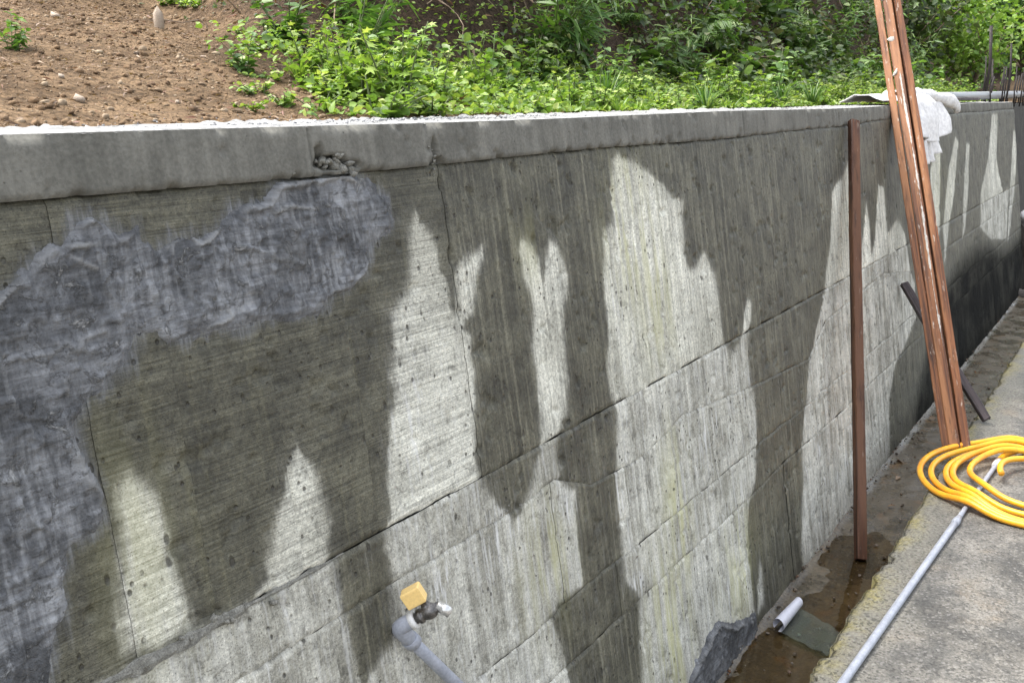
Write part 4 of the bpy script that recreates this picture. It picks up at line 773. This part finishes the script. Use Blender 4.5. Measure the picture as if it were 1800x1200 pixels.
h0_, h1_ = off_wall(1612, 205, .06).x, off_wall(1650, 200, .06).x; bs_ = h0_ + .05
cpart('hanging_fold', drape('h', h0_, h1_, [(yf + .24, .03), (yf + .12, .07), (yf + .02, .05), (yf - .03, .0), (yf - .06, -.12), (yf - .09, -.26)], .05, 3))
cpart('lower_layer', drape('h', h0_ + .05, h0_ + .55 * (h1_ - h0_), [(yf + .22, .004), (yf + .02, .02), (yf - .014, -.02), (yf - .04, -.22), (yf - .07, -.38)], .045, 8))
cpart('flat_layer', drape('f', c_s - .12, h1_, [(yf + .30, .008), (yf + .22, .045), (yf + .12, .05), (yf + .05, .012)], .006, 21))
rp_ = [Vector((h0_ + .05, yf + .16, TOP + .05)), Vector((h0_ + .35, yf + .09, TOP + .07)), Vector((h0_ + .6, yf + .03, TOP + .07)), Vector((h0_ + .8, yf - .05, TOP + .045)), Vector((h0_ + .95, yf - .10, TOP + .0)), Vector((h0_ + 1.0, yf - .11, TOP - .06))]
rq = []; 
for k_ in range(41):
    u = k_ / 40 * 5; i_ = min(int(u), 4); rq.append(rp_[i_].lerp(rp_[i_ + 1], u - i_))
V, F = tube(rq, [.038 * (.6 + .8 * vn(np.array([k_ * .25]), np.array([2.]), 9)[0]) * (1 if k_ < 34 else math.sqrt(max(0, 1 - ((k_ - 34) / 6.3) ** 2))) for k_ in range(41)], 22)
V = [Vector(v) + Vector((0, .5, 1)) * (.045 * (fbm(np.array([v[0] * 9]), np.array([v[2] * 20 + v[1] * 9]), 10)[0] - .5)) for v in V]
o = link('rolled_edge', mesh(V, F, True), M['cloth'], ct); o.matrix_parent_inverse = Matrix.Translation((-cs0, -yf, -TOP))
M['steel'] = plain('galvanised_steel', (.33, .34, .35), .45, .12, 30, .5); M['rebar'] = plain('dark_rusty_steel', (.020, .018, .018), .7, .3, 60, .2, col2=(.04, .03, .027))
z_ = TOP + .075; d_ = ray(1692, 160); t_ = (z_ - CAMZ) / d_[2] if abs(d_[2]) > 1e-6 else 1; a = Vector((9.0, 1.62, TOP + .05)); b = Vector((15.0, 1.50, TOP + .09))
V, F = tube([a + (b - a) * t for t in np.linspace(0, 1, 8)], .038, 16, True); o = link('steel_pipe', mesh([Vector(v) - a for v in V], F, True), M['steel']); o.location = a; tag(o, 'grey steel pipe lying along the top at the far end of the wall', 'pipe')
r = np.random.default_rng(17)
for i in range(22):
    s_ = 11.0 + 2.6 * r.random(); y_ = 1.74 - .012 * i + r.normal() * .03 + (.0 if i < 14 else -.05); y_ = 1.70 - .30 * r.random(); h_ = r.uniform(.22, .46); rad = .007; 
    if i == 3: s_, y_, h_, rad = 11.6, 1.66, .74, .016
    if i == 7: s_, y_, h_, rad = 11.9, 1.50, .58, .010
    pts = [(0, 0, -.05), (r.normal() * .01, r.normal() * .01, h_ * .5), (r.normal() * .015, r.normal() * .012, h_)]; o = link('reinforcing_bar', mesh(*tube(pts, rad, 8), True), M['rebar']); o.location = (s_, y_, TOP)
    if i == 3: tag(o, 'tallest and thickest of the dark upright bars at the far end', 'bar', 'upright bars at the far end of the wall')
    else: tag(o, 'thin dark upright bar at the far end of the wall', 'bar', 'upright bars at the far end of the wall')
o = beam('dark_board', (8.3, 1.56, TOP + .022), (9.9, 1.50, TOP + .035), .012, .05, M['wood3'], 0, 40); tag(o, 'dark board lying on the wall top right of the white sacking', 'board')
# far end: lower wall set back beyond, with a pale sack on rubble
M['farwall'] = band_mat('far_damp_concrete', (.045, .044, .040), (.075, .072, .062))
me = mesh([(WEND, 1.26, -.06), (45, 1.30, -.06), (45, 1.52, TOP - .05), (WEND, 1.5, TOP - .02), (WEND, 2.0, TOP - .02), (45, 2.2, TOP - .05), (WEND, 2.0, -.06), (45, 2.2, -.06)], [(0, 1, 2, 3), (3, 2, 5, 4), (0, 3, 4, 6), (1, 7, 5, 2)]); attr(me, 'wc', 'FLOAT_VECTOR', [v.co[:] for v in me.vertices])
o = link('far_retaining_wall', me, M['farwall']); tag(o, 'dark set back wall continuing past the end of the main wall', 'wall', kind='thing')
r = np.random.default_rng(33); M['rock'] = lump_mat('dark_rubble', [(.03, .028, .025), (.07, .06, .05), (.11, .10, .09)])
n = 140; P = np.stack([r.uniform(11.2, 15.5, n), r.uniform(.75, 1.45, n), np.zeros(n)], 1); P[:, 2] = .03 + .5 * np.maximum(0, (P[:, 1] - .85)) * ss(11, 13, P[:, 0]) * r.random(n); o = link('rubble_heap', lumps(P, r.uniform(.03, .12, n), r), M['rock']); tag(o, 'dark rubble heaped at the far end of the channel', 'rubble', kind='stuff')
x = ray(1797, 378); t_ = 12.2 / x[0]; sk = lumps(np.zeros((1, 3)), [1.], r, .8); o = link('pale_sack', sk, M['cloth']); o.location = Vector(x * t_) + Vector((0, -.03, CAMZ)); o.scale = (.17, .11, .10); kz = o.location.z - .075; kx, ky = o.location.x, o.location.y; ss_ = o.modifiers.new('s', 'SUBSURF'); ss_.levels = ss_.render_levels = 2; tag(o, 'pale sack at the right edge by the far end of the wall', 'sack')

r = np.random.default_rng(51); V = []; nn = 7
for i in range(nn):
    f_ = i / (nn - 1)
    for a_ in range(16):
        an = 2 * math.pi * a_ / 16; q_ = max(abs(math.cos(an)), abs(math.sin(an))); V.append((math.cos(an) / q_ * .26 * (1 - .10 * f_) * (1 + .05 * r.normal()), math.sin(an) / q_ * .15 * (1 - .10 * f_) * (1 + .05 * r.normal()), kz * f_ + .012 * r.normal() * (0 < i)))
F = [(i * 16 + k, i * 16 + (k + 1) % 16, (i + 1) * 16 + (k + 1) % 16, (i + 1) * 16 + k) for i in range(nn - 1) for k in range(16)] + [tuple((nn - 1) * 16 + k for k in range(16))]
me = mesh(V, F); attr(me, 'lv', 'FLOAT', [.25] * len(V)); o = link('concrete_block', me, M['rock']); o.location = (kx, ky, 0); tag(o, 'dark rough concrete block under the pale sack at the right edge', 'block')

# ------------------------------------------------------------------ small things
M['stone'] = plain('pale_stone', (.36, .29, .22), .95, .25, 30, bump=.004, col2=(.46, .38, .30))
for i, (px, py, sz_, lab) in enumerate([(281, 50, (.020, .02, .055), 'pale upright splinter of stone in the middle of the dirt slope'), (100, 32, (.05, .02, .014), 'pale flat stone at the top left of the dirt'), (241, 97, (.02, .014, .008), 'small white stone below the upright splinter'), (140, 180, (.018, .014, .010), 'pinkish stone low on the dirt near the wall top'), (585, 100, (.045, .02, .012), 'tan stone chip at the edge of the dark bank'), (312, 183, (.018, .010, .007), 'tan chip on the dirt above the white wall top'), (108, 138, (.014, .012, .009), 'rounded tan pebble left of centre on the dirt')]):
    x, y = at_ground(px, py); o = link('stone', lumps(np.zeros((1, 3)), [1.], np.random.default_rng(300 + i), 1.), M['stone']); o.scale = sz_; o.location = (x, y, float(ground_z(x, y)) + sz_[2] * .5); o.rotation_euler = (0, 0, i * .8); tag(o, lab, 'stone', 'loose stones on the dirt')
lm = bpy.data.meshes.new('x')
for i, (px, py, sz_, lab) in enumerate([(1576, 808, .055, 'red brown fallen leaf in the channel left of the hose'), (1582, 838, .05, 'brown fallen leaf below the red brown one in the channel'), (1632, 735, .045, 'tan fallen leaf in the channel beside the batten bundle'), (1690, 640, .06, 'orange fallen leaf in the far channel'), (1560, 890, .04, 'dark brown leaf in the channel right of the post')]):
    p = on_level(px, py, .024); r = np.random.default_rng(400 + i); me = merge([leaves('ovate', np.zeros((1, 3)), np.array([[r.normal(), r.normal(), .25]]), [sz_], np.array([[1., .6, .66, .9, .4][i]]), r, .3)]); o = link('fallen_leaf', me, M['leaf_dead']); o.location = p; tag(o, lab, 'leaf', 'fallen leaves in the channel')
